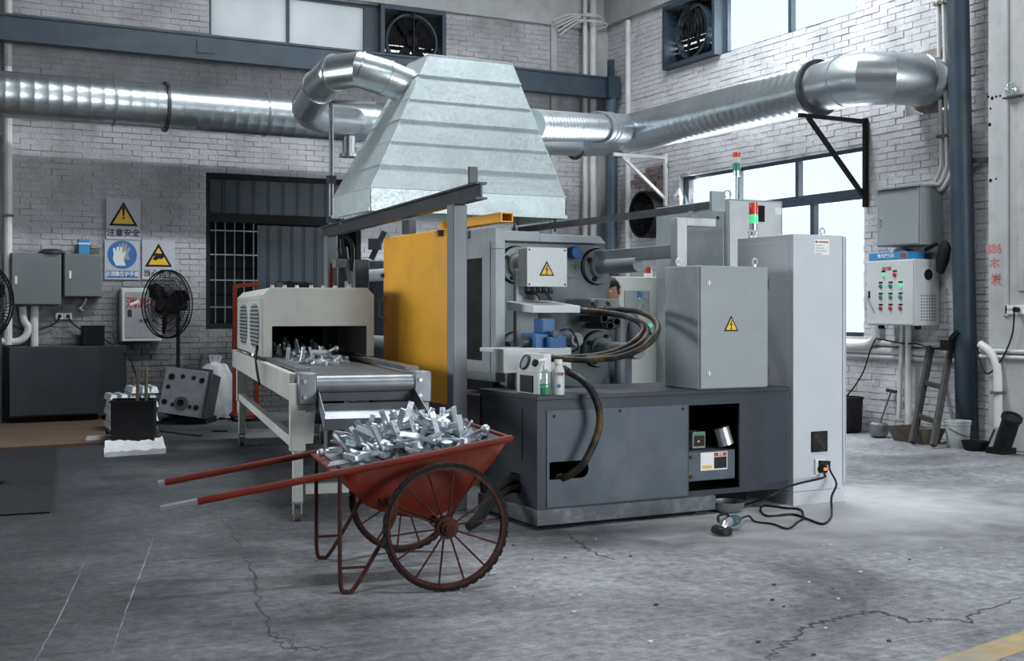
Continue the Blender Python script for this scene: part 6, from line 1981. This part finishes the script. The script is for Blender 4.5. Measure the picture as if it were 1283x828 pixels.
# olive control console behind the hoses
t = T('control_console', 'olive grey operator console behind the looping hoses', 'cabinet', (6.4, 9.85, 0))
x0, x1, y0, y1, z1 = 6.12, 6.625, 9.62, 10.0, 1.73
P(t, 'body', MB().box(x0, x1, y0, y1, .05, z1), M['cream'], .006)
P(t, 'plinth', MB().box(x0 + .02, x1 - .02, y0 + .02, y1 - .02, 0, .05), M['dark'])
P(t, 'door', MB().box(x0 + .02, x1 - .03, y0 - .012, y0, .3, z1 - .12), M['cream'], .004)
a, b = OY(782, 364, y0 - .014), OY(814, 391, y0 - .014)
pn = P(t, 'instrument_panel', MB().box(a.x, b.x, y0 - .022, y0 - .012, b.z, a.z), M['box_grey'], .004)
for px, py, mm in ((801, 369, 'sign_blue'), (808, 370, 'green_pane'), (800, 385, 'green_pane'), (808, 385, 'green_pane')):
    q = OY(px, py, y0 - .022)
    P(pn, 'meter', MB().box(q.x - .022, q.x + .022, y0 - .032, y0 - .022, q.z - .03, q.z + .03), M[mm], .003)
q = OY(801, 372, y0 - .03)
P(pn, 'green_light', MB().cyl((q.x, y0 - .03, q.z - .01), (q.x, y0 - .036, q.z - .01), .008, n=8), M['lamp_green'])
q = OY(814, 408, y0 - .012)
P(t, 'start_button', MB().cyl((q.x, y0 - .012, q.z), (q.x, y0 - .03, q.z), .022, n=16), M['lamp_green'])
q = OY(814, 418, y0 - .012)
P(t, 'switch', MB().cyl((q.x, y0 - .012, q.z), (q.x, y0 - .03, q.z), .016, n=12), M['ink'])
q = OY(812, 345, y0 + .1)
t = T('red_cap_bottle', 'white bottle with a red cap standing on the olive console', 'bottle', (q.x, y0 + .1, z1))
P(t, 'body', MB().cyl((q.x, y0 + .1, z1 + .001), (q.x, y0 + .1, z1 + .04), .042), M['label_white'])
P(t, 'cap', MB().cyl((q.x, y0 + .1, z1 + .04), (q.x, y0 + .1, z1 + .1), .038, .03), M['lens_red'])

# operator behind the platen: only the head shows
HX, HY = 5.90, 9.30


def skin_chain(name, verts, edges, radii, mt, par, root=0, sub=2):
    me = bpy.data.meshes.new(name)
    me.from_pydata([tuple(v) for v in verts], edges, [])
    me.materials.append(mt)
    o = bpy.data.objects.new(name, me)
    COL.objects.link(o)
    o.parent = par
    sk = o.modifiers.new('skin', 'SKIN')
    sk.use_smooth_shade = True
    sv = me.skin_vertices[0].data
    for i, r in enumerate(radii):
        sv[i].radius = (r, r) if not isinstance(r, tuple) else r
        sv[i].use_root = (i == root)
    ss = o.modifiers.new('smooth', 'SUBSURF')
    ss.levels = ss.render_levels = sub
    return o


t = T('person', 'worker with short dark hair looking down between platen and console', 'person', (HX, HY, 0), math.radians(-60))
V = [(0, 0, .92), (0, .01, 1.1), (0, 0, 1.32), (0, -.01, 1.42), (0, -.02, 1.50),
     (.09, 0, .88), (.10, -.02, .48), (.10, .02, .08), (.10, -.12, .035),
     (-.09, 0, .88), (-.10, -.02, .48), (-.10, .02, .08), (-.10, -.12, .035),
     (.19, 0, 1.36), (.24, -.03, 1.1), (.22, -.26, 1.02), (-.19, 0, 1.36), (-.24, -.03, 1.1), (-.22, -.26, 1.02)]
Ed = [(0, 1), (1, 2), (2, 3), (3, 4), (0, 5), (5, 6), (6, 7), (7, 8), (0, 9), (9, 10), (10, 11), (11, 12), (2, 13), (13, 14), (14, 15), (2, 16), (16, 17), (17, 18)]
Rd = [(.15, .11), (.14, .11), (.16, .11), .065, .055, .1, .065, .042, .035, .1, .065, .042, .035, .065, .05, .035, .065, .05, .035]
body = skin_chain('body', V, Ed, Rd, M['overall'], t)
for sd in (-1, 1):
    hc = Vector((sd * .21, -.33, 1.01))
    vs, es, rs = [(sd * .22, -.25, 1.02), tuple(hc)], [(0, 1)], [.028, (.038, .02)]
    for k in range(4):
        b_ = len(vs)
        ox = (k - 1.5) * .019
        L_ = (.07, .08, .075, .06)[k]
        vs += [(hc.x + ox, hc.y - .045, 1.01), (hc.x + ox, hc.y - .045 - L_ * .55, 1.0), (hc.x + ox, hc.y - .045 - L_ * .9, .975)]
        es += [(1, b_), (b_, b_ + 1), (b_ + 1, b_ + 2)]
        rs += [.0105, .0095, .008]
    b_ = len(vs)
    vs += [(hc.x - sd * .035, hc.y + .0, 1.0), (hc.x - sd * .055, hc.y - .04, .985)]
    es += [(1, b_), (b_, b_ + 1)]
    rs += [.012, .010]
    skin_chain('hand', vs, es, rs, M['skin'], t, 1, 1)
hm = Matrix.Translation((0, -.055, 1.585)) @ Matrix.Rotation(.35, 4, 'X')
mb = MB()
prof, n_, k_ = [], 20, 14
vs, fs = [], []
for i in range(k_ + 1):
    ph = PI * i / k_
    z = -.118 * math.cos(ph)
    r = math.sin(ph)
    for j in range(n_):
        a = 2 * PI * j / n_
        x, y = .076 * r * math.cos(a), .095 * r * math.sin(a)
        if z < -.03:                       # jaw and chin
            x *= 1 - .25 * (-.03 - z) / .09
            if y > 0: y *= 1 - .45 * (-.03 - z) / .09
            else: y -= .012 * (-.03 - z) / .09
        if y < 0 and abs(math.cos(a)) < .25 and -.05 < z < .02:      # nose
            y -= .020 * (1 - abs(math.cos(a)) / .25) * (1 - abs(z + .025) / .045 if abs(z + .025) < .045 else 0)
        if y < 0 and .015 < z < .04 and .2 < abs(math.cos(a)) < .7:  # eye sockets
            y += .008
        vs.append((x, y, z))
for i in range(k_):
    for j in range(n_):
        fs.append((i * n_ + j, i * n_ + (j + 1) % n_, (i + 1) * n_ + (j + 1) % n_, (i + 1) * n_ + j))
hd = P(t, 'head', MB().add([hm @ Vector(v) for v in vs], fs), M['skin'], local=True, smooth=80)
hv = [(x * 1.07, y * 1.07 + .004, z * 1.06 + .004) for x, y, z in vs]
keep = [f for f in fs if sum(hv[q][2] for q in f) / 4 > (.055 if sum(hv[q][1] for q in f) / 4 < -.02 else -.03)]
P(hd, 'hair', MB().add([hm @ Vector(v) for v in hv], keep), M['hair'], local=True, smooth=80)
for sd in (-1, 1):
    P(hd, 'ear', MB().ball(hm @ Vector((sd * .078, .01, -.005)), .028, .4, .7, 1.1, 10, 6), M['skin'], local=True)
    e_ = P(hd, 'eye', MB().ball(hm @ Vector((sd * .03, -.078, .022)), .012, n=10, k=6), M['label_white'], local=True)
    P(hd, 'iris', MB().ball(hm @ Vector((sd * .03, -.0875, .020)), .005, n=8, k=5), M['ink'], local=True)
P(hd, 'mouth', MB().ball(hm @ Vector((0, -.088, -.062)), .02, 1.1, .35, .3, 10, 6), mat('lips', (.36, .14, .12), .5), local=True)
P(t, 'neck', MB().cyl((0, -.01, 1.40), (0, -.03, 1.53), .055, .05, 14), M['skin'], local=True)

# ================================================================ clutter by the blue column
p = FL(1056, 541)
ONE('black_drum', 'black plastic drum standing behind the tall control cabinet', 'drum', MB().lathe([(.18, 0), (.21, .02), (.225, .38), (.235, .385), (.235, .41), (.2, .41), (.2, .395), (.001, .38)], Matrix.Translation((p.x, p.y, 0)), 24), M['rubber'])
p = FL(1101, 548)
t = T('casting_ladle', 'round steel casting ladle with a long thin handle leaning on the wall', 'ladle', (p.x, p.y, 0))
P(t, 'pot', MB().lathe([(.05, .0), (.09, .02), (.115, .08), (.1, .15), (.07, .17), (.06, .165), (.09, .14), (.1, .08), (.08, .03), (.001, .02)], Matrix.Translation((p.x, p.y, 0)), 22), M['steel'])
e = OX(1117, 489, 10.1)
P(t, 'handle', MB().cyl((p.x, p.y, .12), e, .009, n=8), M['dark_steel'])
P(t, 'grip', MB().bar(e + Vector((0, .07, .0)), e + Vector((0, -.07, -.015)), .035, .035), M['dark_steel'])
p0, p1 = FL(1130, 551), FL(1172, 557)
dv = (p1 - p0)
mB2 = Matrix.Translation((p0 + p1) / 2 + Vector((.0, .03, 0))) @ Matrix.Rotation(math.atan2(dv.y, dv.x), 4, 'Z')
L_ = dv.length / 2
t = T('sheet_tray', 'grimy brown sheet metal trough on the floor under the ladder', 'tray', mB2.translation)
P(t, 'tray_floor', MB().box(-L_ + .03, L_ - .03, -.1, .1, 0, .008, mB2), M['tray'])
for sg in (-1, 1):
    P(t, 'long_wall', MB().hexa([mB2 @ Vector(q) for q in ((-L_ + .03, sg * .1, .0), (L_ - .03, sg * .1, .0), (L_ - .03, sg * .108, .0), (-L_ + .03, sg * .108, .0))], [mB2 @ Vector(q) for q in ((-L_, sg * .17, .16), (L_, sg * .17, .16), (L_, sg * .178, .16), (-L_, sg * .178, .16))]), M['tray'])
    P(t, 'end_wall', MB().hexa([mB2 @ Vector(q) for q in ((sg * (L_ - .03), -.1, 0), (sg * (L_ - .03), .1, 0), (sg * (L_ - .022), .1, 0), (sg * (L_ - .022), -.1, 0))], [mB2 @ Vector(q) for q in ((sg * L_, -.17, .16), (sg * L_, .17, .16), (sg * (L_ + .008), .17, .16), (sg * (L_ + .008), -.17, .16))]), M['tray'])
a0, a1 = FL(1143, 558), OX(1166, 435, 10.08)
b0, b1 = FL(1169, 562), OX(1191, 436, 10.08)
t = T('short_ladder', 'short dark wooden ladder leaning on the wall by the blue column', 'ladder', (a0.x, a0.y, 0))
up_ = Vector((0, 0, .03))
P(t, 'stile', MB().bar(a0 + up_, a1, .05, .07, (1, 0, 0)), M['ladder'])
P(t, 'stile', MB().bar(b0 + up_, b1, .05, .06, (1, 0, 0)), M['ladder'])
for f in (.28, .62):
    P(t, 'rung', MB().bar(a0.lerp(a1, f) + up_ * .5, b0.lerp(b1, f - .04) + up_ * .5, .04, .05), M['ladder'])
p = FL(1200, 560)
t = T('white_bucket', 'white plastic bucket with a lid rim at the foot of the blue column', 'bucket', (p.x, p.y, 0))
P(t, 'body', MB().lathe([(.105, 0), (.11, .01), (.125, .23), (.132, .235), (.132, .25), (.127, .252), (.135, .262), (.135, .275), (.12, .275), (.10, .03), (.001, .02)], Matrix.Translation((p.x, p.y, 0)), 26), M['bucket'])
P(t, 'bail', MB().tube([(p.x - .13, p.y, .2), (p.x - .09, p.y - .1, .15), (p.x, p.y - .14, .12), (p.x + .09, p.y - .1, .15), (p.x + .13, p.y, .2)], .004, 5, 5), M['dark_steel'])
p = FL(1222, 564)
ONE('black_pan', 'shallow black pan on the floor right of the white bucket', 'pan', MB().lathe([(.09, 0), (.11, .01), (.13, .08), (.137, .085), (.137, .095), (.12, .09), (.1, .02), (.001, .015)], Matrix.Translation((p.x, p.y, 0)), 24), M['rubber'])
p = FL(1254, 568)
e = AT(1268, 523, 11.6)
p.z = .02
t = T('black_canister', 'scuffed black cylinder leaning against the plastered pilaster', 'canister', (p.x, p.y, 0))
d_ = (e - p).normalized()
P(t, 'body', MB().cyl(p + d_ * .04, e, .085, n=20), M['rubber'])
P(t, 'top_rim', MB().ring(FR(e - d_ * .02, d_), .1, .07, .03, 20), M['black'])
P(t, 'foot_block', MB().box(p.x - .1, p.x + .1, p.y - .1, p.y + .1, 0, .06), M['black'])
ONE('dark_stick', 'thin dark stick leaning on the pilaster beside the black canister', 'stick', MB().cyl(FL(1237, 562) + Vector((0, 0, .02)), OX(1246, 538, 9.95), .012, n=8), M['dark_steel'])
p = OX(1193, 432, 9.95)
ONE('black_clamp', 'black clamp hanging at the pipe ends behind the blue column', 'clamp', MB().box(p.x - .05, p.x + .03, p.y - .0, p.y + .12, p.z - .06, p.z + .05).bar((p.x, p.y + .02, p.z + .05), (p.x, p.y - .08, p.z + .14), .05, .05), M['black'])
ONE('power_cable', 'black cable hanging down the wall below the big window', 'cable', MB().tube([OX(1097, 425, 10.05), OX(1090, 440, 10.05), OX(1082, 465, 10.05), OX(1070, 485, 10.05), OX(1060, 497, 10.05)], .009, 6, 5), M['cable'])
ONE('power_cable', 'black cable clipped along the white pipes behind the ladder', 'cable', MB().tube([OX(1098, 424, 10.06), OX(1130, 430, 10.06), OX(1150, 431, 10.06), OX(1170, 437, 10.06), OX(1186, 433, 10.06)], .009, 6, 5), M['cable'])
